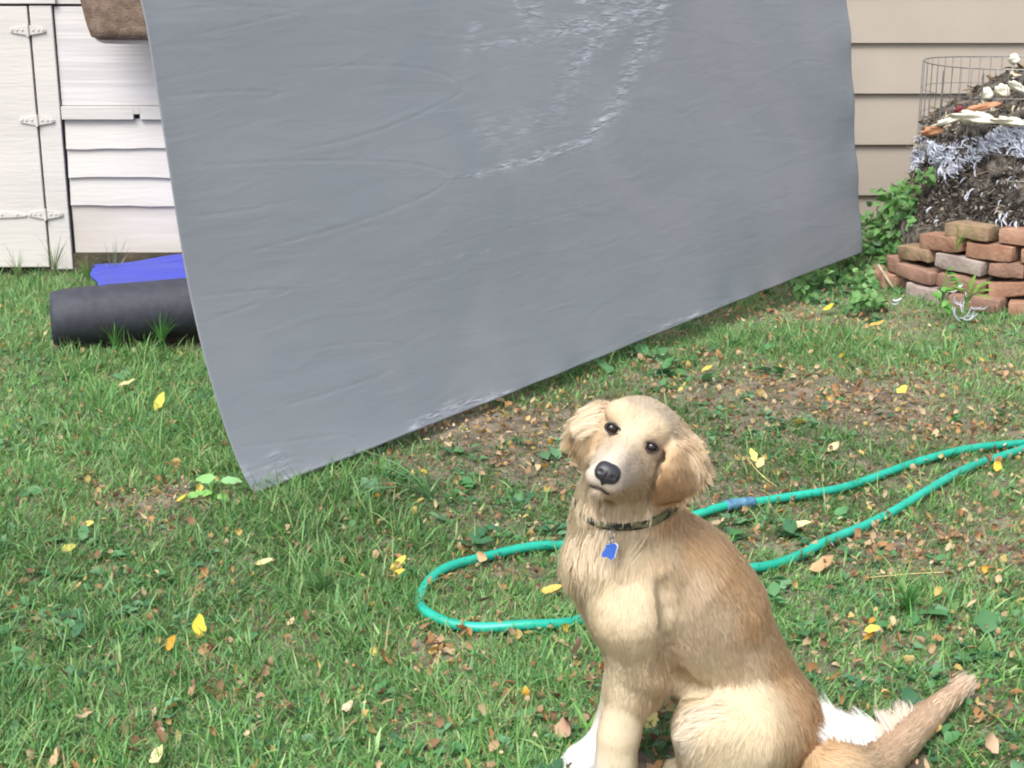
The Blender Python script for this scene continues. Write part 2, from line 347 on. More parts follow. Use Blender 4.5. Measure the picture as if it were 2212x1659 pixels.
# ------------------------------------------------------------------ grey tarp
def tarp_build():
    ns, ntt = 640, 420
    BL = atY(550, 1064, 3.50); BR = atY(1866, 545, 6.0)
    TL = np.array([-.985, 3.56, 1.85]); TR = np.array([1.225, 6.05, 1.85])
    s, t = np.meshgrid(np.linspace(0, 1, ns), np.linspace(0, 1, ntt), indexing='ij')
    e = lambda a: a[..., None]
    # perspective independent straight edges, left edge sagging outward
    P = e((1 - s) * (1 - t)) * BL + e(s * (1 - t)) * BR + e((1 - s) * t) * TL + e(s * t) * TR
    bul = np.exp(-s * 5)
    P[..., 0] -= .05 * bul * np.sin(np.clip(t / .62, 0, 1) ** .62 * math.pi) ** 1.0 * (t < .62)
    nrmv = np.cross(BR - BL, TL - BL); nrmv /= np.linalg.norm(nrmv)
    if nrmv[1] > 0: nrmv = -nrmv
    # project every vertex once to place the creases measured on the photograph
    dep = P[..., 1] * CP + (CAMZ - P[..., 2]) * SP
    px = CX + FPX * P[..., 0] / dep; py = CY - FPX * (P[..., 1] * SP + (P[..., 2] - CAMZ) * CP) / dep
    D = .014 * np.sin(s * 5.2 + t * 2.2 + .4) + .007 * np.sin(s * 9 - t * 5) * t + .0022 * np.sin(t * 17 + s * 6 + np.sin(s * 9))
    # wavy hem and edges
    D += .0028 * np.exp(-t * 30) * np.sin(s * 55 + np.sin(s * 17) * 2) + .004 * np.exp(-(1 - s) * 30) * np.sin(t * 40)
    def segd(pl):
        best = np.full(px.shape, 1e9); par = np.zeros(px.shape)
        for i in range(len(pl) - 1):
            a, b = np.array(pl[i], float), np.array(pl[i + 1], float); ab = b - a
            tt = np.clip(((px - a[0]) * ab[0] + (py - a[1]) * ab[1]) / (ab @ ab), 0, 1)
            dd = np.hypot(px - a[0] - tt * ab[0], py - a[1] - tt * ab[1]); m = dd < best
            best[m] = dd[m]; par[m] = (i + tt[m]) / (len(pl) - 1)
        return best, par
    def smooth(pl, n=14):
        pl = np.array(pl, float); k = len(pl); x = np.linspace(0, k - 1, n); out = []
        for v in x:
            i = int(min(v, k - 2)); f = v - i; p0, p1, p2, p3 = pl[max(i - 1, 0)], pl[i], pl[i + 1], pl[min(i + 2, k - 1)]
            out.append(.5 * ((2 * p1) + (-p0 + p2) * f + (2 * p0 - 5 * p1 + 4 * p2 - p3) * f * f + (-p0 + 3 * p1 - 3 * p2 + p3) * f ** 3))
        return out
    jag = 2.2 * np.sin(px * .11 + py * .07) + 1.6 * np.sin(px * .23)
    creases = [([(370, 30), (470, 15), (640, 22), (560, 45), (380, 85)], .8), ([(345, 212), (470, 200), (600, 200), (560, 215)], 1.1),
               ([(560, 150), (800, 142), (930, 152), (1000, 190), (930, 235), (760, 300), (520, 345)], 1.0),
               ([(360, 365), (600, 350), (860, 352), (965, 380), (900, 430), (700, 500), (460, 560)], 1.0),
               ([(390, 470), (520, 455), (640, 430)], .7), ([(400, 645), (500, 632), (612, 626), (560, 650), (430, 700)], 1.0),
               ([(410, 690), (440, 700)], .8), ([(640, 760), (760, 740), (860, 742), (850, 765)], .7), ([(590, 880), (700, 850), (800, 815), (838, 795)], .9),
               ([(490, 968), (600, 955), (720, 940), (770, 950)], .9), ([(1590, 40), (1700, 60), (1760, 160)], .3), ([(950, 640), (1200, 560), (1500, 480)], .35), ([(700, 620), (1000, 520), (1350, 430)], .35),
               ([(1000, 720), (1300, 600), (1700, 520)], .3), ([(700, 60), (760, 200), (800, 330)], .25)]
    for pl, am in creases:
        dd, par = segd(smooth(pl)); dd = np.abs(dd + jag * .5)
        fade = np.clip(np.minimum(par, 1 - par) * 8, 0, 1)
        D -= .0007 * am * np.exp(-(dd / 2.4) ** 2) * fade
        D += .0003 * am * np.exp(-(dd / 26.0) ** 2) * fade
    # rumpled film, the mask also places its painted glints
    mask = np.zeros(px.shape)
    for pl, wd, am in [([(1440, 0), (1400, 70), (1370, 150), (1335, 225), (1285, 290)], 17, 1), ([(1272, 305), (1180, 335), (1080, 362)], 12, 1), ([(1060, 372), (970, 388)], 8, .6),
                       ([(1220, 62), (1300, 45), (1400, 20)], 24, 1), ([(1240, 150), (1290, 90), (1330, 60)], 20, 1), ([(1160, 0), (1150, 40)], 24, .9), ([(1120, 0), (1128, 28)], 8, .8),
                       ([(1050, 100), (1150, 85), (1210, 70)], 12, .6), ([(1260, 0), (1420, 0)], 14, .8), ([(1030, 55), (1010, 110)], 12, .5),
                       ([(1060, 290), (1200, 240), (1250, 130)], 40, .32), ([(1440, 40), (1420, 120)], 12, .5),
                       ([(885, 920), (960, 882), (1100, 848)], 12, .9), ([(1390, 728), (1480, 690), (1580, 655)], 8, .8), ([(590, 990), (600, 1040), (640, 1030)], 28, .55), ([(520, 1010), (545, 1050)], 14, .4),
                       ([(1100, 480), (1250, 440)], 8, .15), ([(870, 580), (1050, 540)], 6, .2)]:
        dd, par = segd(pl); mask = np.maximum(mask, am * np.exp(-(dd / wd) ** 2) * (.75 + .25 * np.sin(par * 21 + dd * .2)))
    P = P + e(D) * nrmv
    idx = np.arange(ns * ntt).reshape(ns, ntt)
    q = np.stack([idx[:-1, :-1], idx[1:, :-1], idx[1:, 1:], idx[:-1, 1:]], -1).reshape(-1, 4)
    m, n, p = new_mat('grey_tarp')
    tc = N(n, 'ShaderNodeTexCoord'); at = N(n, 'ShaderNodeAttribute', attribute_name='Mask')
    sx = N(n, 'ShaderNodeSeparateXYZ'); n.links.new(at.outputs['Vector'], sx.inputs[0])
    cmb = N(n, 'ShaderNodeCombineXYZ'); n.links.new(sx.outputs[0], cmb.inputs[0]); n.links.new(sx.outputs[1], cmb.inputs[1])
    mp = N(n, 'ShaderNodeMapping'); mp.inputs['Scale'].default_value = (1, 1, 1); mp.inputs['Rotation'].default_value = (0, 0, .35)
    n.links.new(cmb.outputs[0], mp.inputs[0])
    n1 = N(n, 'ShaderNodeTexNoise', Scale=1.4, Detail=4, Distortion=1.2); n.links.new(mp.outputs[0], n1.inputs['Vector'])
    rp = N(n, 'ShaderNodeValToRGB'); rp.color_ramp.elements[0].position = .3; rp.color_ramp.elements[1].position = .7
    rp.color_ramp.elements[0].color = (.192, .214, .242, 1); rp.color_ramp.elements[1].color = (.238, .248, .276, 1)
    n.links.new(n1.outputs[0], rp.inputs[0])
    # anisotropic film wrinkles, strong only where the film is rumpled
    mp2 = N(n, 'ShaderNodeMapping'); mp2.inputs['Scale'].default_value = (13, 75, 1); mp2.inputs['Rotation'].default_value = (0, 0, -.35); n.links.new(cmb.outputs[0], mp2.inputs[0])
    n2 = N(n, 'ShaderNodeTexNoise', Scale=1.0, Detail=4, Distortion=1.0); n.links.new(mp2.outputs[0], n2.inputs['Vector'])
    b2 = N(n, 'ShaderNodeBump', Distance=.006); n.links.new(sx.outputs[2], b2.inputs['Strength']); n.links.new(n2.outputs[0], b2.inputs['Height'])
    n3 = N(n, 'ShaderNodeTexNoise', Scale=260, Detail=2); n.links.new(cmb.outputs[0], n3.inputs['Vector'])
    b3 = N(n, 'ShaderNodeBump', Strength=.05, Distance=.002); n.links.new(n3.outputs[0], b3.inputs['Height'])
    mp4 = N(n, 'ShaderNodeMapping'); mp4.inputs['Scale'].default_value = (1.2, 5, 1); mp4.inputs['Rotation'].default_value = (0, 0, -.12); n.links.new(cmb.outputs[0], mp4.inputs[0])
    n4 = N(n, 'ShaderNodeTexNoise', Scale=3, Detail=4, Distortion=1); n.links.new(mp4.outputs[0], n4.inputs['Vector'])
    b4 = N(n, 'ShaderNodeBump', Strength=.12, Distance=.015); n.links.new(n4.outputs[0], b4.inputs['Height'])
    n.links.new(b3.outputs[0], b4.inputs['Normal']); n.links.new(b4.outputs[0], b2.inputs['Normal']); n.links.new(b2.outputs[0], p.inputs['Normal'])
    # sky glints on the film, painted as pale streaks into the base colour
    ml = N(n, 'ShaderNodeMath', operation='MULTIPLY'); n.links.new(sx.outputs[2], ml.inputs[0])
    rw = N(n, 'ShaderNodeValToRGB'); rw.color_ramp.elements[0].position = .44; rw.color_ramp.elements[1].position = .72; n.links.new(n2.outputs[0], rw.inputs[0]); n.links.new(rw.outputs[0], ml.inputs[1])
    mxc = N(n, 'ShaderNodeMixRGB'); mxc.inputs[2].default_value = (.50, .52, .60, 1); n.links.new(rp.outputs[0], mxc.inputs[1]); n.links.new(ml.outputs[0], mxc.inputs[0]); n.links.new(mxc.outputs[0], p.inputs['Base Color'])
    mr = N(n, 'ShaderNodeMapRange'); mr.inputs['To Min'].default_value = .52; mr.inputs['To Max'].default_value = .22; n.links.new(sx.outputs[2], mr.inputs[0]); n.links.new(mr.outputs[0], p.inputs['Roughness'])
    p.inputs['Specular IOR Level'].default_value = .6
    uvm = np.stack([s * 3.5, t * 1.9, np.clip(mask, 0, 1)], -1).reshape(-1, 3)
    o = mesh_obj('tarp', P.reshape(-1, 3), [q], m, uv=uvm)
    md = o.modifiers.new('s', 'SOLIDIFY'); md.thickness = .0012
    tag(o, 'large grey plastic tarp hanging diagonally across the yard with its corner on the grass', 'tarp')
    A, B = TL + (TL - TR) * .35, TR + (TR - TL) * .2
    tag(MB().tube([A, TL + [0, 0, .004], TR + [0, 0, .004], B], .004).build('clothesline', M_rope), 'taut rope the grey tarp hangs from', 'clothesline')
tarp_build()

# ------------------------------------------------------------------ garden hose
def spline(pts, n):
    pl = np.array(pl_ := pts, float); k = len(pl); out = []
    for v in np.linspace(0, k - 1, n):
        i = int(min(v, k - 2)); f = v - i; p0, p1, p2, p3 = pl[max(i - 1, 0)], pl[i], pl[i + 1], pl[min(i + 2, k - 1)]
        out.append(.5 * ((2 * p1) + (-p0 + p2) * f + (2 * p0 - 5 * p1 + 4 * p2 - p3) * f * f + (-p0 + 3 * p1 - 3 * p2 + p3) * f ** 3))
    return np.array(out)
hp = [(2500, 890), (2330, 925), (2212, 951), (2090, 975), (1960, 1003), (1810, 1050), (1680, 1075), (1600, 1092), (1515, 1110), (1400, 1135), (1300, 1150), (1225, 1163), (1150, 1175), (1060, 1195), (975, 1225), (920, 1262), (908, 1305), (950, 1335), (1040, 1352), (1150, 1352), (1245, 1338), (1370, 1300), (1500, 1258), (1600, 1228), (1650, 1219), (1730, 1195), (1800, 1165), (1900, 1115), (2000, 1065), (2100, 1012), (2212, 967), (2330, 900), (2480, 850)]
H = np.array([atZ(x, y, .018) for x, y in hp]); HS = spline(H, 420)
HS[:, 2] = gz(HS[:, 0], HS[:, 1]) + .018 + .003 * np.sin(np.arange(420) * .21)
M_hose = noise_mat('green_hose', (.008, .29, .20), (.015, .38, .28), 14, .38, .25, 40, spec=.5, bdist=.003)
M_tape = noise_mat('blue_tape', (.05, .14, .24), (.12, .25, .36), 30, .5, .6, 60)
hose = empty('garden_hose', HS[200], 'teal green garden hose looped across the lawn behind the dog', 'hose')
MB().tube(HS, .0108, 12).build('tube', M_hose, hose, smooth=True)
dh = np.linalg.norm(HS[:, :2] - atZ(1598, 1092, .018)[:2], axis=1); ih = int(np.argmin(dh))
sub = HS[ih - 5:ih + 6]
MB().tube(sub, .0135 + .0012 * np.sin(np.arange(len(sub)) * 2.1), 12).build('tape_wrap', M_tape, hose, smooth=True)


# ------------------------------------------------------------------ brick ring, compost bin
RC = np.array([2.27, 6.08]); RR = .70
M_bricks = [noise_mat('brick_%s' % n, a, b, 18, .9, .8, 70, bdist=.006, lo=.3, hi=.7) for n, a, b in
            (('orange', (.24, .125, .08), (.37, .225, .155)), ('brown', (.19, .115, .085), (.32, .19, .14)), ('grey', (.24, .19, .17), (.40, .34, .30)), ('mossy', (.17, .13, .075), (.34, .23, .15)))]
ring = empty('brick_ring', (RC[0], RC[1], 0), 'low round wall of loose weathered red bricks around the compost bin', 'brick wall')
def brick(c, ang, L, h, dp, mat):
    m = MB(); n = 5
    bm_v = []
    V = []
    for i in range(n):
        for (yy, zz_) in ((-1, -1), (1, -1), (1, 1), (-1, 1)):
            u = -1 + 2 * i / (n - 1); e = .93 if i in (0, n - 1) else 1
            V.append([u * L / 2, yy * dp / 2 * e + rng.normal(0, .0028), zz_ * h / 2 * e + rng.normal(0, .0026)])
    V = np.array(V); q = [[i * 4 + j, i * 4 + (j + 1) % 4, (i + 1) * 4 + (j + 1) % 4, (i + 1) * 4 + j] for i in range(n - 1) for j in range(4)] + [[0, 3, 2, 1], [n * 4 - 4, n * 4 - 3, n * 4 - 2, n * 4 - 1]]
    til = rng.normal(0, .06); Rm = np.array(Matrix.Rotation(ang, 3, 'Z') @ Matrix.Rotation(til, 3, 'Y') @ Matrix.Rotation(rng.normal(0, .03), 3, 'X'))
    o = mesh_obj('brick', V @ Rm.T + c, [q], mat, ring); md = o.modifiers.new('b', 'BEVEL'); md.width = .004; md.segments = 2
    return o
for r in range(5):
    a = math.pi * 1.0 + r * .17 - .1; rad = RR - .012 * r
    while a < math.pi * 1.82:
        L = rng.choice([.19, .2, .21, .14, .10]); dz = L / rad
        am = a + dz / 2
        if not (r == 4 and (am < math.pi * 1.17 or rng.random() < .12)) and not (r == 3 and am < math.pi * 1.06):
            rr = rad + rng.normal(0, .016)
            brick(np.array([RC[0] + rr * math.cos(am), RC[1] + rr * math.sin(am), .035 + r * .066 + rng.normal(0, .003)]), am + math.pi / 2 + rng.normal(0, .05), L - .008, .058 + rng.normal(0, .002), .095, M_bricks[rng.choice(4, p=[.38, .3, .14, .18])])
        a += dz + abs(rng.normal(.01, .014))

# wire cage
CC = np.array([2.14, 6.15]); CR = .45
M_wire = noise_mat('galvanised_wire', (.16, .16, .16), (.26, .26, .26), 50, .5, metal=.6)
cage = empty('wire_compost_bin', (CC[0], CC[1], .2), 'round galvanised wire mesh bin holding the compost against the tan wall', 'wire bin')
m = MB(); ztop, zbot = .895, .26
for i in range(56):
    a = 2 * math.pi * i / 56; rr = CR + .004 * math.sin(a * 5)
    m.tube([[CC[0] + rr * math.cos(a), CC[1] + rr * math.sin(a), zbot], [CC[0] + rr * math.cos(a), CC[1] + rr * math.sin(a), ztop]], .0013, 5, False)
an = np.linspace(0, 2 * math.pi, 81)
for zz_ in (.27, .37, .47, .57, .68, .785):
    m.tube(np.stack([CC[0] + CR * np.cos(an), CC[1] + CR * np.sin(an), zz_ + .004 * np.sin(an * 3)], -1), .0013, 5, False)
m.build('wire_mesh', M_wire, cage)
MB().tube(np.stack([CC[0] + CR * np.cos(an), CC[1] + CR * np.sin(an), ztop + .003 * np.sin(an * 3)], -1), .0024, 6, False).build('rim', M_wire, cage)
m = MB()
for i in (31, 35, 40): 
    a = 2 * math.pi * i / 56
    m.tube([[CC[0] + CR * math.cos(a), CC[1] + CR * math.sin(a), .2], [CC[0] + CR * math.cos(a), CC[1] + CR * math.sin(a), ztop - .02]], .0035, 6)
m.build('stake', M_wire, cage)

# compost heap
heap = empty('compost_heap', (CC[0], CC[1], .2), 'dark heap of rotting compost filling the wire bin above the bricks', 'compost heap')
def heap_r(a, z): return CR * (.955 + .03 * np.sin(a * 6 + z * 20) + .02 * np.sin(a * 13 - z * 31)) + .055 * np.clip((.55 - z) / .35, 0, 1) * (1 + .5 * np.sin(a * 4))
def heap_top(x, y):
    r = np.hypot(x - CC[0], y - CC[1]) / CR
    return .60 + .21 * np.clip((x - CC[0] + CR) / CR, 0, 1.3) + .05 * (1 - r) + .015 * np.sin(x * 30) * np.sin(y * 25)
nA, nZ = 150, 60; V = []
for j in range(nZ):
    for i in range(nA):
        a = 2 * math.pi * i / nA; f = j / (nZ - 1)
        if f < .7:
            r = heap_r(a, .15 + f / .7 * .45); x, y = CC[0] + r * math.cos(a), CC[1] + r * math.sin(a); zt = heap_top(x, y); z_ = .12 + (zt - .12) * f / .7
        else:
            r = heap_r(a, .6) * (1 - (f - .7) / .3); x, y = CC[0] + r * math.cos(a), CC[1] + r * math.sin(a); z_ = heap_top(x, y)
        nz_ = rng.normal(0, .007); V.append([x + nz_ * math.cos(a), y + nz_ * math.sin(a), z_ + rng.normal(0, .006)])
q = [[j * nA + i, j * nA + (i + 1) % nA, (j + 1) * nA + (i + 1) % nA, (j + 1) * nA + i] for j in range(nZ - 1) for i in range(nA)]
M_comp = noise_mat('compost', (.03, .025, .021), (.19, .165, .14), 30, .95, 1.0, 90, bdist=.02, lo=.4, hi=.68)
mesh_obj('mound', np.array(V), [q], M_comp, heap)
# fill soil inside the brick ring
m = MB(); an = np.linspace(0, 2 * math.pi, 60, endpoint=False)
V = [[RC[0], RC[1], .30]] + [[RC[0] + rr * math.cos(a), RC[1] + rr * math.sin(a), z_ + rng.normal(0, .006)] for rr, z_ in ((.35, .30), (.55, .28), (.655, .25), (.66, -.02)) for a in an]
t = [[0, 1 + i, 1 + (i + 1) % 60] for i in range(60)]; q = [[1 + k * 60 + i, 1 + (k + 1) * 60 + i, 1 + (k + 1) * 60 + (i + 1) % 60, 1 + k * 60 + (i + 1) % 60] for k in range(3) for i in range(60)]
mesh_obj('soil_bed', np.array(V), [q, t], M_comp, heap)
# debris in the heap: twigs, dead leaves
def heap_points(n, zlo, zhi, a0=math.pi * .9, a1=math.pi * 1.9, off=.004):
    a = rng.uniform(a0, a1, n); z_ = rng.uniform(zlo, zhi, n); r = heap_r(a, z_) + off
    P = np.stack([CC[0] + r * np.cos(a), CC[1] + r * np.sin(a), z_], -1); Nn = np.stack([np.cos(a), np.sin(a), 0 * a], -1)
    return P, Nn
NH = 4200; P, Nn = heap_points(NH, .25, .66); hd = nrm(rng.normal(0, 1, (NH, 3)) * [1, 1, .8])
cc = np.array([[.14, .115, .095], [.24, .20, .165], [.06, .05, .04], [.36, .32, .27]])[rng.integers(0, 4, NH)] * rng.uniform(.5, 1.2, (NH, 1))
leaves_mesh(P, hd, nrm(Nn + rng.normal(0, .5, Nn.shape)), rng.uniform(.008, .034, NH), rng.uniform(.0015, .007, NH), cc, rng.uniform(-2, 2, NH), rng.uniform(0, 1, NH), 'dead_leaves', M_dry, heap)['kind'] = 'stuff'
m = MB()
for i in range(40):
    P, Nn = heap_points(1, .28, .62, off=.01); p0 = P[0]; d_ = nrm(rng.normal(0, 1, 3) * [1, .5, .6]) * rng.uniform(.04, .13)
    m.tube([p0, p0 + d_ * .5 + Nn[0] * .008, p0 + d_], .0016, 5)
for i in range(14):
    x, y = CC + rng.uniform(-.3, .1, 2) * [1, 1]; z_ = heap_top(x, y) + .008; d_ = np.array([rng.uniform(.08, .25), rng.uniform(-.1, .1), rng.uniform(-.03, .05)])
    m.tube([[x, y, z_], np.array([x, y, z_]) + d_ * .5 + [0, 0, .008], np.array([x, y, z_]) + d_], .002, 5)
m.build('twigs', noise_mat('twig', (.16, .12, .08), (.35, .28, .18), 30, .8), heap)['kind'] = 'stuff'
# shredded paper
def paper(P, hd, up, L, Wd, name, label, group=None):
    n = len(P); k = 5; t = np.linspace(0, 1, k)
    side = nrm(np.cross(hd, up)); up = np.cross(side, hd)
    cv = rng.normal(0, .8, n); tw = rng.normal(0, 1.2, n)
    M = P[:, None] + L[:, None, None] * (t[None, :, None] * hd[:, None] + (cv[:, None] * t[None] * (1 - t[None]))[..., None] * up[:, None] + .15 * np.sin(t * 4)[None, :, None] * side[:, None])
    an_ = tw[:, None] * t[None]
    S = (np.cos(an_)[..., None] * side[:, None] + np.sin(an_)[..., None] * up[:, None]) * Wd[:, None, None]
    V = np.stack([M - S, M + S], 2).reshape(-1, 3)
    q = (np.array([[2 * j, 2 * j + 1, 2 * j + 3, 2 * j + 2] for j in range(k - 1)])[None] + (np.arange(n) * 2 * k)[:, None, None]).reshape(-1, 4)
    c = np.repeat(np.repeat(rng.uniform(.82, 1, (n, 1)), 2 * k, 0), 3, 1).reshape(-1, 3) * np.array([.72, .76, .88])
    o = mesh_obj(name, V, [q], M_paper, None, c)
    return tag(o, label, 'shredded paper', group, 'stuff')
M_paper = attr_mat('paper', .6, .3, .3)
# collar of paper round the top
n = 2300; a = rng.uniform(math.pi * .9, math.pi * 1.75, n); a = a[(np.sin(a * 5.3) > -.95)]; n = len(a); f = rng.random(n)
top = heap_top(CC[0] + CR * np.cos(a), CC[1] + CR * np.sin(a)); z_ = top - .01 - f * (.10 + .035 * np.sin(a * 9))
r = heap_r(a, z_) + .006 + rng.random(n) * .012
P = np.stack([CC[0] + r * np.cos(a), CC[1] + r * np.sin(a), z_], -1); up = np.stack([np.cos(a), np.sin(a), .5 + 0 * a], -1)
hd = nrm(np.stack([-np.sin(a) * rng.normal(.5, .6, n), np.cos(a) * rng.normal(.5, .6, n), -rng.random(n) * 1.2 + .1], -1))
paper(P, hd, nrm(up), rng.uniform(.02, .05, n), rng.uniform(.002, .0032, n), 'shredded_paper', 'bluish white shredded paper spread in a band around the top of the compost')
n = 260; P, Nn = heap_points(n, .27, .56, off=.014)
keep = rng.random(n) < .25 + .75 * (np.sin(P[:, 0] * 21 + P[:, 2] * 17) > .5); P, Nn = P[keep], Nn[keep]; n = len(P)
hd = nrm(np.stack([rng.normal(0, .5, n), rng.normal(0, .2, n), -np.abs(rng.normal(.8, .3, n))], -1))
paper(P, hd, nrm(Nn), rng.uniform(.02, .05, n), rng.uniform(.002, .0035, n), 'shredded_paper', 'scattered white paper shreds clinging to the dark side of the compost')
# loose strips on the bricks (photo positions)
sp = [(2052, 628, 1, .2), (2066, 643, .3, -1), (2062, 658, .1, -1), (2085, 640, -.2, -1), (2092, 632, .2, -1), (2075, 690, 1, .45), (2092, 686, .6, .8), (2098, 660, 1, .2), (2168, 520, -.1, -1), (2180, 500, .2, -1), (2156, 470, .1, -1), (2172, 465, -.3, -1), (2200, 480, .15, -1), (2205, 520, .1, -1), (2160, 510, 1, .5), (2175, 515, 1, .6), (1930, 690, .3, -1), (1925, 645, 1, .3), (2190, 560, .1, -1), (2204, 545, .2, -1)]
Pp, hh, uu = [], [], []
for (x, y, dx, dz) in sp:
    Yv = 5.34 + max(0, (2130 - x)) * .0011 if y > 560 else 5.6
    Pp.append(atY(x, y, Yv - .045)); hh.append([dx, -.1, dz]); uu.append([0, -1, .3])
Pp = np.repeat(np.array(Pp), 2, 0) + rng.normal(0, .006, (2 * len(sp), 3)); hh = np.repeat(np.array(hh, float), 2, 0) + rng.normal(0, .25, (2 * len(sp), 3)); uu = np.repeat(np.array(uu, float), 2, 0)
paper(Pp, nrm(hh), nrm(uu), rng.uniform(.03, .06, len(Pp)), rng.uniform(.0022, .0036, len(Pp)), 'shredded_paper', 'few white paper shreds fallen on the face of the brick ring')
# kitchen scraps on top
def blob(name, c, rad, mat, label, cat, rot=0, jit=.12):
    u = np.linspace(0, math.pi, 12); v = np.linspace(0, 2 * math.pi, 18, endpoint=False)
    V = []
    for a in u:
        for b in v:
            k = 1 + jit * 1.6 * math.sin(3 * b + 2 * a) + jit * 1.2 * math.sin(5 * a + b * 2) + rng.normal(0, .05)
            V.append([rad[0] * k * math.sin(a) * math.cos(b), rad[1] * k * math.sin(a) * math.sin(b), rad[2] * k * math.cos(a)])
    V = np.array(V) @ np.array(Matrix.Rotation(rot, 3, 'Y')).T + c
    q = [[i * 18 + j, i * 18 + (j + 1) % 18, (i + 1) * 18 + (j + 1) % 18, (i + 1) * 18 + j] for i in range(11) for j in range(18)]
    return tag(mesh_obj(name, V, [q], mat), label, cat)
M_egg = noise_mat('pale_peel', (.62, .60, .46), (.78, .77, .66), 30, .6, .3, 60)
M_orange = noise_mat('orange_peel', (.30, .13, .07), (.44, .24, .13), 30, .7, .3, 80)
M_beet = noise_mat('beet', (.10, .012, .02), (.2, .03, .04), 30, .5)
M_cab = noise_mat('pale_leaf_scrap', (.55, .53, .40), (.72, .69, .58), 20, .7, .5, 60)
blob('vegetable_scrap', atY(2131, 203, 5.86), (.022, .02, .022), M_egg, 'pale round vegetable scrap, lower left one of the two whitish lumps on the compost', 'food scrap')
blob('vegetable_scrap', atY(2165, 196, 5.88), (.03, .024, .022), M_egg, 'large pale lump with pointed side beside the smaller whitish scrap on the compost', 'food scrap', .4)
blob('vegetable_scrap', atY(2190, 128, 6.05), (.02, .02, .018), M_egg, 'small cream scrap perched highest on the compost near the wall', 'food scrap')
blob('vegetable_scrap', atY(2196, 187, 5.82), (.036, .03, .014), M_egg, 'flat cream peel on the compost at the picture edge', 'food scrap', .5)
blob('beet_scrap', atY(2072, 240, 5.84), (.017, .015, .018), M_beet, 'dark red beet scrap behind the orange peel on the compost', 'food scrap')
blob('orange_peel', atY(2118, 232, 5.78), (.075, .02, .011), M_orange, 'long rusty orange peel lying across the top of the compost', 'peel', -.22)
blob('orange_peel', atY(2012, 283, 5.76), (.04, .022, .017), M_orange, 'broad orange brown peel at the left edge of the compost by the wire', 'peel', -.15)
blob('cabbage_leaf', atY(2105, 254, 5.74), (.075, .03, .018), M_cab, 'crumpled cream cabbage leaf on top of the paper shreds', 'leaf scrap', .12, .2)
blob('cabbage_leaf', atY(2045, 262, 5.74), (.05, .015, .008), M_cab, 'thin pale leaf strip above the orange brown peel', 'leaf scrap', -.3, .2)
blob('cabbage_leaf', atY(2180, 262, 5.72), (.055, .02, .012), M_cab, 'yellowish leaf scrap right of the crumpled cream cabbage leaf', 'leaf scrap', .1, .25)
n = 420; xy = CC + rng.uniform(-1, 1, (n, 2)) * CR * .95; xy = xy[np.hypot(*(xy - CC).T) < CR * .93]; n = len(xy)
P = np.column_stack([xy, heap_top(xy[:, 0], xy[:, 1]) + .006])
cc = np.array([[.35, .28, .18], [.2, .14, .09], [.5, .45, .32], [.10, .08, .06]])[rng.integers(0, 4, n)]
leaves_mesh(P, nrm(rng.normal(0, 1, (n, 3)) * [1, 1, .3]), nrm(rng.normal(0, .4, (n, 3)) + [0, 0, 1]), rng.uniform(.03, .07, n), rng.uniform(.004, .012, n), cc, rng.uniform(-1.5, 1.5, n), rng.uniform(0, 1, n), 'dead_leaves', M_dry, heap)['kind'] = 'stuff'

# ------------------------------------------------------------------ ground cover
def ell(px, py, rx, ry):
    c = atZ(px, py); a = atZ(px + rx, py); b = atZ(px, py + ry)
    return c[0], c[1], abs(a[0] - c[0]), abs(c[1] - b[1])
BARE = [(ell(*e), s) for e, s in (((1120, 930, 230, 45), 1.), ((1750, 850, 330, 60), .85), ((1980, 905, 260, 40), .7), ((360, 1080, 130, 40), .9), ((1400, 1510, 110, 60), .7), ((1900, 1190, 200, 45), .8), ((2120, 1180, 140, 60), .75),
                                 ((960, 1400, 120, 60), .6), ((1180, 1000, 300, 40), .6), ((830, 1240, 120, 40), .6), ((1600, 1060, 160, 40), .4), ((1700, 690, 240, 30), .8), ((2060, 800, 200, 30), .5), ((1020, 1230, 90, 40), .6), ((950, 1560, 160, 60), .35), ((1250, 1560, 100, 60), .4), ((2130, 1560, 60, 60), .4), ((300, 640, 100, 30), .2), ((650, 1360, 90, 50), .45), ((1340, 1460, 90, 40), .4))]
def bare(x, y):
    b = np.zeros_like(x)
    for (cx, cy, rx, ry), s in BARE:
        b = np.maximum(b, .84 * s * np.exp(-(((x - cx) / rx) ** 2 + ((y - cy) / ry) ** 2)))
    nz_ = .16 * np.sin(x * 11 + np.sin(y * 13) * 1.3) * np.sin(y * 9 + x * 4) + .12 * np.sin(x * 27 + y * 19)
    right = .16 * np.clip((x + .35) / .6, 0, 1) * np.clip((5.5 - y), 0, 1)
    return np.clip(b + nz_ + right, 0, 1)
def blocked(x, y, pad=0):
    m = (np.hypot(x - RC[0], y - RC[1]) < RR + .02) | ((y > YS - .04) & (x < .1)) | (y > YH - .04)
    v = (x - c0[0]) * ax[0] + (y - c0[1]) * ax[1]; u = -(x - c0[0]) * ax[1] + (y - c0[1]) * ax[0]
    return m | ((v > -.02) & (v < 1.15) & (u > -Rr * .8) & (u < 1.0) & ((v > .3) | (u < Rr)))
DOGB = [(.22, 2.10, .07), (.17, 2.20, .07), (.50, 2.22, .20), (.40, 2.18, .16), (.3, 2.12, .10)]
def near_dog(x, y):
    m = np.zeros(x.shape, bool)
    for cx, cy, r in DOGB: m |= np.hypot(x - cx, y - cy) < r
    return m
def scatter(n, y0=1.95, y1=6.9, extra=.45):
    y = y0 + (y1 - y0) * rng.random(n) ** 1.25
    hw = (y * CP + CAMZ * SP) * CX / FPX + extra
    x = rng.uniform(-1, 1, n) * hw
    return x, y
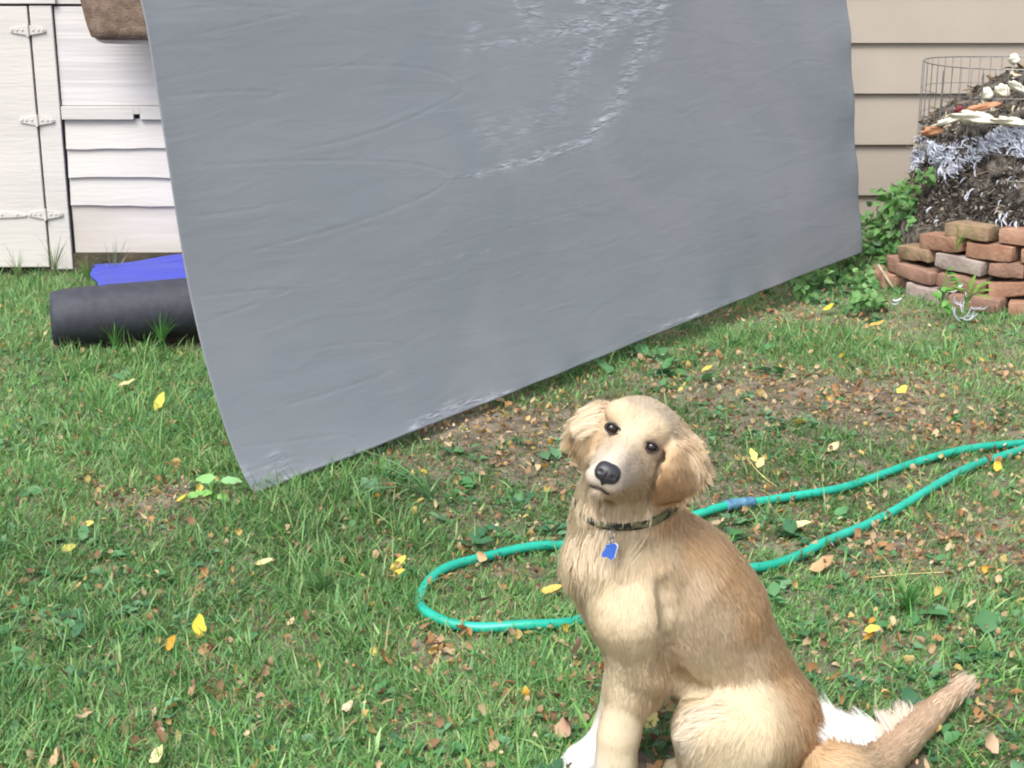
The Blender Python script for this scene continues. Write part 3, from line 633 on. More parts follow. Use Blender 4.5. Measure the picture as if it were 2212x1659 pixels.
GC = np.array([[.075, .175, .045], [.105, .215, .06], [.145, .245, .10], [.05, .125, .035], [.20, .28, .12], [.085, .19, .08]])
def grass(n, Lr, Wr, dens, name, label, colscale=1.0, lean=.8, seed=0, tuft=0):
    x, y = scatter(n)
    if tuft:
        nt_ = n // tuft; tx, ty = scatter(nt_); i = rng.integers(0, nt_, n); x = tx[i] + rng.normal(0, .012, n); y = ty[i] + rng.normal(0, .012, n)
    keep = (rng.random(n) < dens(x, y)) & ~blocked(x, y) & ~near_dog(x, y); x, y = x[keep], y[keep]; n = len(x)
    if tuft: hv = rng.uniform(-math.pi, math.pi, n)
    else: hv = np.sin(x * 2.1 + y) * 1.2 + 1.4 * np.sin(y * 3.1 - x * 1.3) + rng.normal(0, 1.1, n)
    L = rng.uniform(*Lr, n) * (1 - .45 * bare(x, y)) * (.85 + .3 * (np.sin(x * 5 + y * 3) > .2))
    ln = np.clip(rng.normal(lean, .35, n), .05, 1.6)
    k = 4; t = np.linspace(0, 1, k)
    th = (ln[:, None] * (.35 + 1.0 * t[None]))
    dx = np.cumsum(np.sin(th), 1) / k; dz = np.cumsum(np.cos(th), 1) / k
    dx -= dx[:, :1]; dz -= dz[:, :1]
    hx, hy = np.cos(hv), np.sin(hv)
    P = np.stack([x[:, None] + L[:, None] * dx * hx[:, None], y[:, None] + L[:, None] * dx * hy[:, None], gz(x, y)[:, None] - .004 + np.maximum(L[:, None] * dz, t[None] * .004)], -1)
    tw = rng.normal(0, .6, n); sd_ = np.stack([-np.sin(hv + tw), np.cos(hv + tw), 0 * hv], -1)
    wd = rng.uniform(*Wr, n); S = sd_[:, None] * (wd[:, None] * np.array([.75, 1, .75, 0])[None])[..., None]
    col = GC[rng.integers(0, len(GC), n)] * rng.uniform(.8, 1.45, (n, 1)) * colscale * np.array([1.2, 1.27, 1.15])
    dry = rng.random(n) < .05 + .12 * bare(x, y); col[dry] = np.array([.32, .27, .14]) * rng.uniform(.6, 1.1, (dry.sum(), 1))
    big = np.sin(x * 1.7 + 2 * np.sin(y * 1.1)) * .12; col *= (1 + big)[:, None]
    return tag(ribbons(P, S, col, name, M_grass), label, 'grass', None, 'stuff')
lush = lambda x, y: np.clip(1.05 - 1.05 * bare(x, y), 0.06, 1)
def tuf(x, y):
    c = np.zeros_like(x)
    for e, s in (((1750, 750, 190, 55), 1), ((700, 1280, 90, 60), 1), ((1960, 1300, 60, 40), .8), ((330, 780, 160, 40), 1), ((1350, 800, 200, 50), .8), ((2050, 770, 150, 40), .8), ((60, 1000, 300, 200), .5)):
        cx, cy, rx, ry = ell(*e); c = np.maximum(c, s * np.exp(-(((x - cx) / rx) ** 2 + ((y - cy) / ry) ** 2)))
    return c
grass(430000, (.020, .058), (.0008, .0019), lush, 'lawn_grass', 'patchy green lawn grass covering the yard', lean=.95)
grass(140000, (.045, .125), (.0010, .0021), lambda x, y: np.clip(.30 + tuf(x, y) + .42 * (x < -.2) - bare(x, y), 0, 1), 'long_grass', 'longer bent grass blades standing in tufts on the lawn', lean=.9, tuft=9)
def by_hose(x, y):
    d = np.full(x.shape, 9.)
    for i in range(0, len(x), 20000): d[i:i + 20000] = np.min(np.hypot(x[i:i + 20000, None] - HS[None, ::3, 0], y[i:i + 20000, None] - HS[None, ::3, 1]), 1)
    return np.exp(-(d / .022) ** 2) * .9
grass(110000, (.045, .085), (.0009, .0018), by_hose, 'grass_over_hose', 'grass blades leaning over the teal hose', lean=1.0)
# broad blades (crabgrass)
grass(14000, (.05, .10), (.0022, .0040), lambda x, y: np.clip(.5 - .5 * bare(x, y), 0, 1), 'crabgrass', 'broad bladed crabgrass sprawling through the lawn', 1.15, 1.15, tuft=6)
# broadleaf weeds
def weeds(n, Lr, dens, name, label, cols, tuft=7, y1=6.9):
    x0, y0 = scatter(n // tuft, y1=y1); k_ = (rng.random(len(x0)) < dens(x0, y0)) & ~blocked(x0, y0) & ~near_dog(x0, y0); x0, y0 = x0[k_], y0[k_]
    x = np.repeat(x0, tuft); y = np.repeat(y0, tuft); n = len(x)
    h = rng.uniform(-math.pi, math.pi, n); el = rng.uniform(.05, .8, n)
    hd = np.stack([np.cos(h) * np.cos(el), np.sin(h) * np.cos(el), np.sin(el)], -1); up = np.stack([-np.cos(h) * np.sin(el), -np.sin(h) * np.sin(el), np.cos(el)], -1)
    L = rng.uniform(*Lr, n); sp_ = np.repeat(rng.uniform(.6, 1.2, len(x0)), tuft)
    P = np.stack([x, y, gz(x, y) + .004], -1) + hd * L[:, None] * .25 + rng.normal(0, .012, (n, 3)) * [1, 1, .2]
    col = np.array(cols)[np.repeat(rng.integers(0, len(cols), len(x0)), tuft)] * rng.uniform(.8, 1.2, (n, 1))
    return tag(leaves_mesh(P, hd, up + rng.normal(0, .25, (n, 3)), L * sp_, L * rng.uniform(.22, .36, n) * sp_, col, -rng.uniform(.2, 1.2, n), rng.uniform(0, .5, n), name, M_leafy), label, 'weeds', None, 'stuff')
WC = [(.07, .20, .07), (.10, .25, .10), (.055, .16, .075), (.13, .28, .14)]
wd_ = lambda x, y: np.clip(.55 + .45 * np.sin(x * 3.3 + 1.2 * np.sin(y * 4)) - .4 * bare(x, y), .08, 1)
weeds(15000, (.014, .034), wd_, 'clover_weeds', 'small leaved green weeds creeping through the lawn', WC)
weeds(2600, (.03, .06), lambda x, y: wd_(x, y) * .8, 'broadleaf_weeds', 'larger broad leaved weeds flat among the grass', WC, 5)
weeds(14000, (.02, .045), lambda x, y: (np.exp(-((x - 1.42) / .28) ** 2 - ((y - 6.15) / .55) ** 2) > rng.random(x.shape)) * 1.0, 'ground_ivy', 'green creeping ivy at the foot of the tan wall beside the bricks', WC, 7)
# leaf litter
def litter(n, dens, Lr, cols, name, label, curlr=2.2):
    x, y = scatter(n); k_ = (rng.random(n) < dens(x, y)) & ~blocked(x, y); x, y = x[k_], y[k_]; n = len(x)
    h = rng.uniform(-math.pi, math.pi, n); hd = np.stack([np.cos(h), np.sin(h), rng.normal(.1, .25, n)], -1)
    L = rng.uniform(*Lr, n); col = np.array(cols)[rng.integers(0, len(cols), n)] * rng.uniform(.75, 1.2, (n, 1))
    P = np.stack([x, y, gz(x, y) + rng.uniform(.004, .024, n) * (1 - .3 * bare(x, y))], -1)
    return tag(leaves_mesh(P, nrm(hd), nrm(rng.normal(0, .35, (n, 3)) + [0, 0, 1]), L, L * rng.uniform(.12, .34, n), col, rng.uniform(-.8, curlr * 1.3, n), rng.uniform(-.2, 1.2, n), name, M_dry), label, 'leaf litter', None, 'stuff')
BC = [(.27, .16, .085), (.38, .26, .15), (.18, .105, .065), (.48, .37, .22), (.34, .19, .08), (.44, .33, .12)]
litter(30000, lambda x, y: np.clip(bare(x, y) * 1.3 + .10, 0, 1), (.010, .030), BC, 'leaf_litter', 'dry brown leaf litter lying on the bare patches of the lawn')
litter(30000, lambda x, y: np.clip(bare(x, y) * 1.2 + .02, 0, 1), (.006, .014), BC + [(.55, .42, .3)], 'leaf_crumbs', 'small crumbs of dry leaf and soil on the bare patches')
YC = [(.62, .42, .06), (.66, .52, .14), (.60, .33, .05), (.55, .50, .12)]

# single fallen leaves one can point at
def leaf(px, py, L, Wd, ang, col, label, z=.03, el=.0, curl=.5, roll=0, name='fallen_leaf', fold=.25):
    z *= .75; curl *= 1.5; fold += .2; L *= .92; p = atZ(px, py, z); hd = np.array([[math.cos(ang) * math.cos(el), math.sin(ang) * math.cos(el), math.sin(el)]])
    up = np.array([[math.sin(roll) * .8, -math.cos(ang) * 0 - .35, 1.0]])
    p = p - hd[0] * L / 2
    return tag(leaves_mesh(p[None], hd, up, np.array([L]), np.array([Wd]), np.array([col]), np.array([curl]), np.array([fold]), name, M_dry, k=9), label, 'leaf')
Yl, Pl, Tn, Br = (.72, .60, .08), (.74, .66, .36), (.52, .34, .18), (.36, .19, .10)
leaf(433, 1352, .055, .013, 1.75, Yl, 'bright yellow leaf standing upright in grass, taller than the brown leaf below it', .04, .9, .4)
leaf(440, 1408, .030, .013, 2.4, Tn, 'orange brown curled leaf just below the upright yellow leaf', .02, .3, 1)
leaf(347, 872, .075, .015, 1.2, (.62, .55, .10), 'speckled yellow leaf in grass between the mat roll and the tarp corner', .03, .4)
leaf(275, 832, .07, .010, .1, (.68, .6, .3), 'narrow pale yellow leaf lying flat in the grass below the mat roll', .03)
leaf(1722, 1137, .075, .012, .05, Pl, 'long pale yellow leaf lying flat inside the hose loop right of the dog', .02, .0, .25)
leaf(1782, 1228, .075, .018, -.05, Tn, 'large tan curled leaf just below the lower run of hose', .02, .1, .8)
leaf(402, 1082, .06, .010, -.25, (.75, .52, .08), 'curved golden leaf on bare soil below the seedling', .02, .1, .9)
leaf(862, 1222, .055, .012, .8, (.58, .56, .10), 'greenish yellow leaf outside the left bend of the hose', .02, .2)
leaf(866, 1243, .04, .011, .1, (.7, .5, .08), 'small golden leaf touching the greenish yellow one by the hose bend', .015)
leaf(1042, 1205, .03, .012, 1.1, Tn, 'pinkish brown leaf resting against the hose at the top of its bend', .03, .4, 1.2)
leaf(352, 1640, .05, .016, .15, Pl, 'pale cream leaf half sunk in grass at the bottom of the photo', .03, .1, 1.1)
leaf(135, 1645, .055, .018, .1, (.60, .42, .26), 'tan crinkled leaf in the bottom corner of the lawn', .03, .2, 1.2)
leaf(757, 1530, .035, .010, .1, (.66, .50, .34), 'small pale tan leaf lying on grass left of the dog and below the hose', .03, .1, .9)
leaf(573, 1218, .05, .009, .0, (.72, .62, .3), 'thin pale yellow leaf above the cluster of round weed leaves', .03)
leaf(430, 1495, .045, .013, .1, (.52, .30, .2), 'rolled reddish brown leaf deep in grass on the lower lawn', .03, .1, 1.6)
leaf(1625, 985, .045, .010, 2.0, (.7, .62, .2), 'yellow leaflet at the tip of the bent stem behind the dog', .06, .5)
leaf(1642, 1002, .040, .010, 1.0, (.7, .6, .25), 'yellow leaflet pointing away beside the bent stem behind the dog', .05, .3)
leaf(1530, 800, .05, .012, -.2, (.66, .5, .12), 'ochre leaf on grass above the dog ear', .04, .2)
leaf(1950, 845, .045, .014, .4, (.7, .55, .1), 'rounded yellow leaf in the grass below the brick ring', .03, .2)
leaf(1790, 667, .06, .010, .5, (.7, .52, .06), 'golden yellow leaf below the lower end of the tarp', .03, .1)
leaf(1895, 703, .07, .010, .15, (.55, .38, .10), 'long ochre leaf lying in front of the bricks', .02)
leaf(1805, 972, .05, .014, .1, (.72, .62, .36), 'cream leaf with turned up edge on bare ground above the hose', .02, .1, 1)
leaf(1600, 853, .04, .012, .6, Tn, 'curled tan leaf on bare soil behind the dog', .02, .1, 1.4)
leaf(1195, 1278, .06, .012, -.2, (.66, .46, .12), 'ochre leaf inside the hose loop beside the dog chest', .02)
leaf(1255, 1415, .07, .013, -.9, (.42, .26, .2), 'long reddish brown leaf just left of the dog front legs', .03, .3, 1)
leaf(1310, 1540, .055, .018, .4, (.5, .32, .22), 'crumpled tan leaf right beside the dog front paw', .02, .2, 1.5) if False else leaf(1228, 1580, .055, .018, .4, (.5, .32, .22), 'crumpled tan leaf just above the dog white paw', .02, .2, 1.5)
leaf(1408, 1560, .04, .013, .9, (.68, .60, .24), 'pale yellow leaf between the front legs and the hind knee of the dog', .02, .3)
leaf(2130, 1610, .05, .015, 2.4, (.60, .42, .28), 'tan twisted leaf near the right edge below the tail tip', .03, .3, 1.2)
leaf(1885, 1363, .035, .010, .0, (.72, .55, .1), 'small yellow leaf floating on the grass right of the dog back', .04)
leaf(150, 1190, .045, .014, .2, (.42, .40, .1), 'olive yellow leaf in the grass on the left lawn', .03)
leaf(193, 1135, .03, .010, .3, (.68, .56, .16), 'small yellow leaf above the olive yellow leaf on the left lawn', .035)
nl = 140
for i in range(nl):
    for _ in range(40):
        x, y = scatter(1, 2.0, 6.2, .0)
        if rng.random() < .25 + .75 * bare(x, y)[0] and not blocked(x, y)[0] and not near_dog(x, y)[0]: break
    h = rng.uniform(-3, 3); L = rng.uniform(.02, .04); yel = rng.random() < .30
    col = np.array(YC[rng.integers(4)] if yel else BC[rng.integers(6)]) * rng.uniform(.8, 1.15)
    o = leaves_mesh(np.array([[x[0], y[0], gz(x, y)[0] + .012]]), np.array([[math.cos(h), math.sin(h), rng.normal(.1, .2)]]), np.array([[rng.normal(0, .3), rng.normal(0, .3), 1]]),
                    np.array([L]), np.array([L * rng.uniform(.2, .36)]), col[None], rng.uniform(.6, 2.6, 1), rng.uniform(.2, 1.2, 1), 'fallen_leaf', M_dry, k=7)
    tag(o, 'small yellow fallen leaf lying loose on the lawn' if yel else 'small curled brown fallen leaf lying loose on the lawn', 'leaf', 'small yellow leaves scattered over the lawn' if yel else 'small brown leaves scattered over the lawn')

# seedling beside the tarp corner
def plant(name, base, lvs, label, stem_r=.003, cat='plant', stems=None, leafmat=M_leafy):
    e_ = empty(name, base, label, cat); pos, hd, up, L, Wd, col = [], [], [], [], [], []
    m = MB()
    for (dx, dy, dz, hx, hy, hz, l, w_, c) in lvs:
        p = np.array(base) + [dx, dy, dz]; m.tube([base, np.array(base) + np.array([dx, dy, dz]) * [.3, .3, .6], p], stem_r, 5)
        pos.append(p); hd.append([hx, hy, hz]); L.append(l); Wd.append(w_); col.append(c)
        up.append([0, -.4, 1])
    m.build('stem', leafmat if False else noise_mat('green_stem', (.12, .24, .06), (.2, .32, .1), 20, .6), e_)
    for i in range(len(pos)):
        leaves_mesh(np.array([pos[i]]), nrm(np.array([hd[i]], float)), np.array([up[i]], float), np.array([L[i]]), np.array([Wd[i]]), np.array([col[i]]), np.array([-.5]), np.array([.15]), 'leaf', leafmat, e_, k=9)
    return e_
LG = (.22, .46, .12)
b = atZ(462, 1085)
plant('seedling', b, [(-.01, 0, .05, -.3, .6, .25, .055, .022, (.26, .52, .18)), (.02, 0, .055, 1, .2, .12, .055, .014, (.26, .50, .22)), (-.02, -.01, .03, -1, -.4, -.05, .06, .012, LG), (.0, -.01, .045, .2, -.3, .5, .03, .012, (.2, .5, .08)), (.015, -.01, .025, .9, -.7, -.1, .035, .012, LG), (-.005, .0, .03, -.5, -.7, 0, .03, .012, LG)], 'bright green seedling with round leaves beside the tarp corner')
b = atY(2085, 665, 5.30); b[2] = .05
fern = []
for i in range(9):
    a = -.3 + i * .45; fern.append((.02 * math.cos(a), -.03, .08 + .01 * i % .03, math.cos(a), -.3, math.sin(a) * .8 + .2, .07, .008, (.20, .34, .07)))
plant('fern_sprig', b, fern, 'yellow green fern like sprig growing at the foot of the brick ring', .002)
m_l = []
for i in range(12):
    a = rng.uniform(0, 6.28); m_l.append((rng.normal(0, .02), -.02, .02 + i * .012, math.cos(a), -.4, math.sin(a) * .5, .035, .011, (.12, .34, .06)))
b = atY(2035, 625, 5.34); b[2] = max(b[2] - .08, .02)
plant('climbing_weed', b, m_l, 'small bright green weed growing up the brick face', .002)
def long_grass(name, base, n, L, spread, label, col, cat='grass clump', lean=0, wd=.0016):
    k = 6; t = np.linspace(0, 1, k); h = rng.uniform(0, 6.28, n); ln = rng.uniform(.3, 1.3, n) * spread; Ls = rng.uniform(.5, 1, n) * L
    th = ln[:, None] * (t[None] * 2.0); dx = np.cumsum(np.sin(th), 1) / k; dz = np.cumsum(np.cos(th), 1) / k; dx -= dx[:, :1]; dz -= dz[:, :1]
    hx = np.cos(h) + lean; hy = np.sin(h) * .6
    P = np.stack([base[0] + Ls[:, None] * dx * hx[:, None], base[1] + Ls[:, None] * dx * hy[:, None], base[2] + Ls[:, None] * dz], -1)
    sd_ = np.stack([-np.sin(h), np.cos(h), 0 * h], -1); sd_[:, 0] += .5
    S = nrm(sd_)[:, None] * (wd * np.array([.8, 1, 1, .8, .6, 0])[None])[..., None]
    c = np.array(col)[None] * rng.uniform(.7, 1.2, (n, 1))
    return tag(ribbons(P, np.broadcast_to(S, P.shape), c, name, M_grass), label, cat)
long_grass('grass_clump', atY(2065, 545, 5.50), 14, .22, .8, 'arching green grass clump growing behind the top bricks', (.16, .28, .06), lean=.8)
long_grass('grass_clump', (atZ(1350, 0) * 0 + atZ(250, 640)), 26, .34, .55, 'tall dry grass stalks in front of the lower white board by the blue lining', (.20, .24, .12), lean=.2)
long_grass('grass_clump', atZ(120, 600), 26, .28, .5, 'tall thin grass stalks at the foot of the white shed door', (.22, .28, .14))
long_grass('grass_clump', atZ(40, 615), 22, .24, .5, 'wispy grass stalks at the far edge of the shed door', (.20, .28, .12))
long_grass('grass_clump', atZ(190, 612), 30, .20, .6, 'green grass clump beside the dark foundation under the shed', (.14, .28, .07))
long_grass('grass_clump', atZ(250, 762), 40, .16, .6, 'green grass clump growing against the charcoal mat roll, towards its open end', (.12, .28, .07), wd=.002)
long_grass('grass_clump', atZ(350, 755), 50, .20, .5, 'tallest green grass clump in front of the charcoal mat roll beside the tarp edge', (.12, .30, .08), wd=.002)
long_grass('grass_clump', atZ(700, 1290), 90, .13, .9, 'bushy fine grass clump left of the hose bend', (.10, .22, .07), wd=.0012)
long_grass('grass_clump', atZ(1960, 1330), 50, .11, .6, 'upright dark green grass clump right of the dog back', (.06, .22, .05), wd=.0016)
long_grass('grass_clump', atZ(930, 1080), 22, .20, 1.1, 'sprawling broad grass blades between tarp hem and hose', (.16, .32, .14), lean=-1.2, wd=.0032)
# vine by the wall
vine = empty('vine_plant', (1.52, 6.3, 0), 'leafy green vine climbing between the tan wall and the compost bin', 'plant')
m = MB(); Pv, Hv, Uv = [], [], []
for i in range(38):
    p = np.array([rng.uniform(1.32, 1.72), rng.uniform(5.95, 6.5), .0]); tgt = np.array([rng.uniform(1.55, 1.80), rng.uniform(6.0, 6.35), rng.uniform(.12, .52)]); tgt[2] *= np.clip((tgt[0] - 1.35) / .35, .3, 1)
    if i > 26: p = np.array([rng.uniform(1.15, 1.62), rng.uniform(5.5, 6.3), 0]); tgt = p + [rng.uniform(-.12, .12), rng.uniform(-.1, .1), rng.uniform(.02, .08)]
    pts = spline([p, p * .5 + tgt * .5 + rng.normal(0, .04, 3), tgt, tgt + rng.normal(0, .05, 3)], 12); pts[:, 2] = np.abs(pts[:, 2]); m.tube(pts, .0018, 5)
    for q_ in pts[2:]:
        for _ in range(4):
            Pv.append(q_ + rng.normal(0, .012, 3)); Hv.append(nrm(rng.normal(0, 1, 3) * [1, .8, .5] + [0, -.4, -.1])); Uv.append(nrm(rng.normal(0, .4, 3) + [-.1, -.6, .8]))
n = len(Pv); m.build('stem', noise_mat('vine_stem', (.12, .16, .06), (.2, .2, .1), 20, .7), vine)['kind'] = 'stuff'
leaves_mesh(np.array(Pv), np.array(Hv), np.array(Uv), rng.uniform(.025, .05, n), rng.uniform(.008, .016, n), np.array(WC)[rng.integers(0, 4, n)] * [1.3, 1.15, .8] * rng.uniform(.8, 1.2, (n, 1)), -rng.uniform(0, 1, n), rng.uniform(0, .4, n), 'foliage', M_leafy, vine)
# bits on the ground: stick by the bricks, bent stem
tag(MB().tube([atY(1897, 572, 5.95), atY(1915, 600, 5.9), atY(1930, 622, 5.86)], .006, 7).build('stick', noise_mat('stick', (.3, .26, .18), (.42, .38, .28), 20, .8), smooth=True), 'short pale stick leaning among the weeds at the left end of the bricks', 'stick')
tag(MB().tube(spline([atZ(1680, 1052, .02), atZ(1655, 1035, .04), atZ(1630, 1010, .06), atZ(1612, 985, .07)], 12), .0012, 5).build('leaf_stem', noise_mat('dry_stem', (.45, .38, .12), (.5, .42, .18), 20, .8), smooth=True), 'bent yellow leaf stem standing in the grass behind the dog', 'stem')
tag(MB().tube(spline([atZ(1870, 1248, .02), atZ(1960, 1240, .03), atZ(2040, 1236, .025)], 12), .0012, 5).build('straw', noise_mat('straw', (.5, .42, .18), (.6, .5, .25), 20, .8), smooth=True), 'thin yellow straw lying on the ground below the hose', 'straw')

# ------------------------------------------------------------------ the dog
class Field:
    def __init__(s, lo, hi, h):
        s.lo = np.array(lo); s.h = h; s.n = np.ceil((np.array(hi) - s.lo) / h).astype(int) + 1
        s.F = np.full(s.n, .2, np.float32); s.ax = [s.lo[i] + h * np.arange(s.n[i]) for i in range(3)]
    def _sub(s, lo, hi):
        i0 = np.clip(((np.array(lo) - s.lo) / s.h).astype(int), 0, s.n - 1); i1 = np.clip(np.ceil((np.array(hi) - s.lo) / s.h).astype(int) + 1, 1, s.n)
        sl_ = tuple(slice(a, b) for a, b in zip(i0, i1))
        return sl_, np.stack(np.meshgrid(*[s.ax[i][sl_[i]] for i in range(3)], indexing='ij'), -1)
    def comb(s, sl_, d, k, sub=False):
        a = s.F[sl_]
        if sub: d = -d; h = np.maximum(k - np.abs(a - d), 0) / k; s.F[sl_] = np.maximum(a, d) + h * h * k * .25
        else: h = np.maximum(k - np.abs(a - d), 0) / k; s.F[sl_] = np.minimum(a, d) - h * h * k * .25
    def cone(s, a, b, ra, rb, k=.03, sy=1.0, sub=False):
        """round cone; sy squeezes it across the body"""
        a, b = np.array(a, float), np.array(b, float); mg = max(ra, rb) + k + .02
        sl_, P = s._sub(np.minimum(a, b) - mg, np.maximum(a, b) + mg)
        if P.size == 0: return
        yc = (a[1] + b[1]) / 2 if sy != 1 else 0
        def sq(p): q_ = np.array(p, float).copy(); q_[..., 1] = (q_[..., 1] - yc) * sy + yc; return q_
        P, A, B = sq(P), sq(a), sq(b); ab = B - A; t = np.clip(((P - A) @ ab) / (ab @ ab + 1e-9), 0, 1)
        d = np.linalg.norm(P - A - t[..., None] * ab, axis=-1) - (ra + (rb - ra) * t)
        s.comb(sl_, d, k, sub)
    def ell(s, c, R, rad, k=.02, sub=False):
        """ellipsoid, R rows = axes"""
        c = np.array(c, float); rad = np.array(rad, float); mg = rad.max() + k + .01
        sl_, P = s._sub(c - mg, c + mg)
        if P.size == 0: return
        q_ = (P - c) @ np.array(R).T; k0 = np.linalg.norm(q_ / rad, axis=-1); k1 = np.linalg.norm(q_ / rad ** 2, axis=-1)
        s.comb(sl_, k0 * (k0 - 1) / (k1 + 1e-9), k, sub)
    def sample(s, P, grad=True):
        u = (P - s.lo) / s.h; i = np.clip(np.floor(u).astype(int), 1, s.n - 3); f = u - i
        def tri(G):
            r = 0
            for dx in (0, 1):
                for dy in (0, 1):
                    for dz in (0, 1):
                        w_ = (f[:, 0] if dx else 1 - f[:, 0]) * (f[:, 1] if dy else 1 - f[:, 1]) * (f[:, 2] if dz else 1 - f[:, 2])
                        r = r + w_ * G[i[:, 0] + dx, i[:, 1] + dy, i[:, 2] + dz]
            return r
        v = tri(s.F)
        if not grad: return v
        e_ = s.h; g = []
        for a in range(3):
            o = np.zeros(3); o[a] = e_; g.append(s.sample(P + o, False) - s.sample(P - o, False))
        return v, nrm(np.stack(g, -1))
    def mesh(s):
        F = s.F; sg = F < 0; nx, ny, nz_ = F.shape
        acc = np.zeros((nx - 1, ny - 1, nz_ - 1, 3), np.float32); cnt = np.zeros((nx - 1, ny - 1, nz_ - 1), np.float32)
        for a in range(3):
            o = [b for b in range(3) if b != a]
            def cut(A, off_a, i, j, sh):
                sl_ = [None] * 3; sl_[a] = slice(off_a, A.shape[a] - 1 + off_a); sl_[o[0]] = slice(i, i + sh[o[0]] ); sl_[o[1]] = slice(j, j + sh[o[1]]); return A[tuple(sl_)]
            sh = (nx - 1, ny - 1, nz_ - 1)
            for i in (0, 1):
                for j in (0, 1):
                    f0, f1 = cut(F, 0, i, j, sh), cut(F, 1, i, j, sh); m = (f0 < 0) != (f1 < 0); t = np.where(m, f0 / (f0 - f1 + 1e-12), 0)
                    acc[..., a] += t * m; acc[..., o[0]] += i * m; acc[..., o[1]] += j * m; cnt += m
        act = cnt > 0; idx = np.full(cnt.shape, -1, np.int64); idx[act] = np.arange(act.sum())
        base = np.stack(np.nonzero(act), -1); V = (base + acc[act] / cnt[act][:, None]) * s.h + s.lo
        Q = []
        for a in range(3):
            b, c = (a + 1) % 3, (a + 2) % 3
            sl0 = [slice(1, -1)] * 3; sl1 = [slice(1, -1)] * 3; sl0[a] = slice(0, -1); sl1[a] = slice(1, None)
            s0, s1 = sg[tuple(sl0)], sg[tuple(sl1)]; m = s0 != s1; I_ = np.stack(np.nonzero(m), -1)
            off = np.ones(3, int); off[a] = 0; I_ = I_ + off
            fl = s0[m]
            def g(db, dc): J = I_.copy(); J[:, b] += db; J[:, c] += dc; return idx[J[:, 0], J[:, 1], J[:, 2]]
            q_ = np.stack([g(-1, -1), g(0, -1), g(0, 0), g(-1, 0)], -1); q_[~fl] = q_[~fl][:, ::-1]; Q.append(q_)
        Q = np.vstack(Q); Q = Q[(Q >= 0).all(1)]
        return V, Q

F = Field((.02, 1.86, -.03), (.86, 2.60, .74), .0048)
def Yc(px): return 2.165 + (px - 1350) / 1350 * .20
def W(px, py, dy=0.0): return atY(px, py, Yc(px) + dy)
def r_(p, pxr): return pxr * mpp(p)
def chain(pts, k=.03, sy=1.0):
    """pts: (px, py, dy, radius px)"""
    Q_ = [(W(x, y, d), r) for x, y, d, r in pts]
    for (a, ra), (b, rb) in zip(Q_[:-1], Q_[1:]): F.cone(a, b, r_(a, ra), r_(b, rb), k, sy)
# torso
chain([(1362, 1180, 0, 112), (1432, 1262, 0, 150), (1503, 1336, 0, 139), (1575, 1450, .0, 114), (1632, 1560, .0, 120)], .05, 1.16)
chain([(1632, 1560, 0, 120), (1650, 1640, 0, 112)], .05, 1.0)
chain([(1345, 1220, -.01, 96), (1372, 1330, 0, 88)], .05, 1.1)        # breast
# neck
chain([(1352, 1040, -.04, 80), (1356, 1110, -.02, 90), (1370, 1190, 0, 112)], .04, 1.05)
# shoulders and front legs; near = smaller y
for s_n, dx, dy0 in ((-1, 0, -.062), (1, -8, .05)):
    far = s_n > 0
    chain([(1395 + dx, 1235, dy0 * .95, 74), (1364 + dx, 1330, dy0 * 1.25, 80), (1380 + dx, 1425, dy0 * 1.15, 62)], .022)
    if not far:
        chain([(1383, 1432, dy0, 60), (1362, 1490, dy0, 48), (1343, 1560, dy0 - .004, 37), (1334, 1600, dy0 - .006, 37), (1330, 1650, dy0 - .008, 36), (1322, 1695, dy0 - .01, 38)], .025)
        chain([(1425, 1455, dy0 + .02, 26), (1412, 1500, dy0 + .015, 20)], .03)
        pw = atZ(1292, 1722, .022)
    else:
        chain([(1377, 1432, dy0, 56), (1352, 1490, dy0, 44), (1330, 1550, dy0, 34), (1316, 1590, dy0, 33), (1296, 1622, dy0 - .005, 33)], .025)
        pw = atZ(1264, 1640, .02)
    # paw: pad and four toes
    fwd = np.array([-.94, -.34, 0]); sid = np.array([-.34, .94, 0])
    F.cone(pw + fwd * -.03 + [0, 0, .012], pw + fwd * .012 + [0, 0, .004], .027, .024, .02)
    for j, (sd1, fw1) in enumerate(((-.023, .020), (-.009, .034), (.009, .034), (.023, .020))):
        F.cone(pw + fwd * (fw1 - .022) + sid * sd1 + [0, 0, .004], pw + fwd * fw1 + sid * sd1 + [0, 0, -.006], .0125, .0115, .004)
# hind legs
for s_n, dy0 in ((-1, -.085), (1, .085)):
    o_ = 0 if s_n < 0 else 30
    chain([(1650, 1560, dy0 * .5, 96), (1595, 1590, dy0, 98), (1532 + o_, 1580, dy0 * 1.15, 58)], .04)
    chain([(1532 + o_, 1580, dy0 * 1.15, 58), (1560, 1640, dy0 * 1.1, 66), (1650, 1690, dy0, 40)], .04)
    hk = atZ(1668, 1735, .03) if s_n < 0 else atZ(1640, 1640, .03)
    pf = atZ(1520, 1760, .025) if s_n < 0 else atZ(1500, 1660, .025)
    kn = W(1650, 1690, dy0)
    F.cone(kn, hk, .03, .022, .03); F.cone(hk, pf, .022, .024, .02)
    for sd1 in (-.022, -.008, .008, .022): F.cone(pf + [-.004, sd1, 0], pf + [-.034, sd1 * 1.05 - .008, -.006], .0125, .0115, .004)
# tail lying on the grass
TAIL = [W(1745, 1610, .02), atZ(1800, 1668, .05), atZ(1875, 1660, .032), atZ(1935, 1612, .030), atZ(1990, 1560, .03), atZ(2045, 1512, .032), atZ(2085, 1480, .034)]
TR_ = [.055, .038, .029, .023, .020, .014, .005]
TS = spline(TAIL, 22); TRs = np.interp(np.linspace(0, 6, 22), range(7), TR_)
for a in range(21): F.cone(TS[a], TS[a + 1], TRs[a], TRs[a + 1], .02)

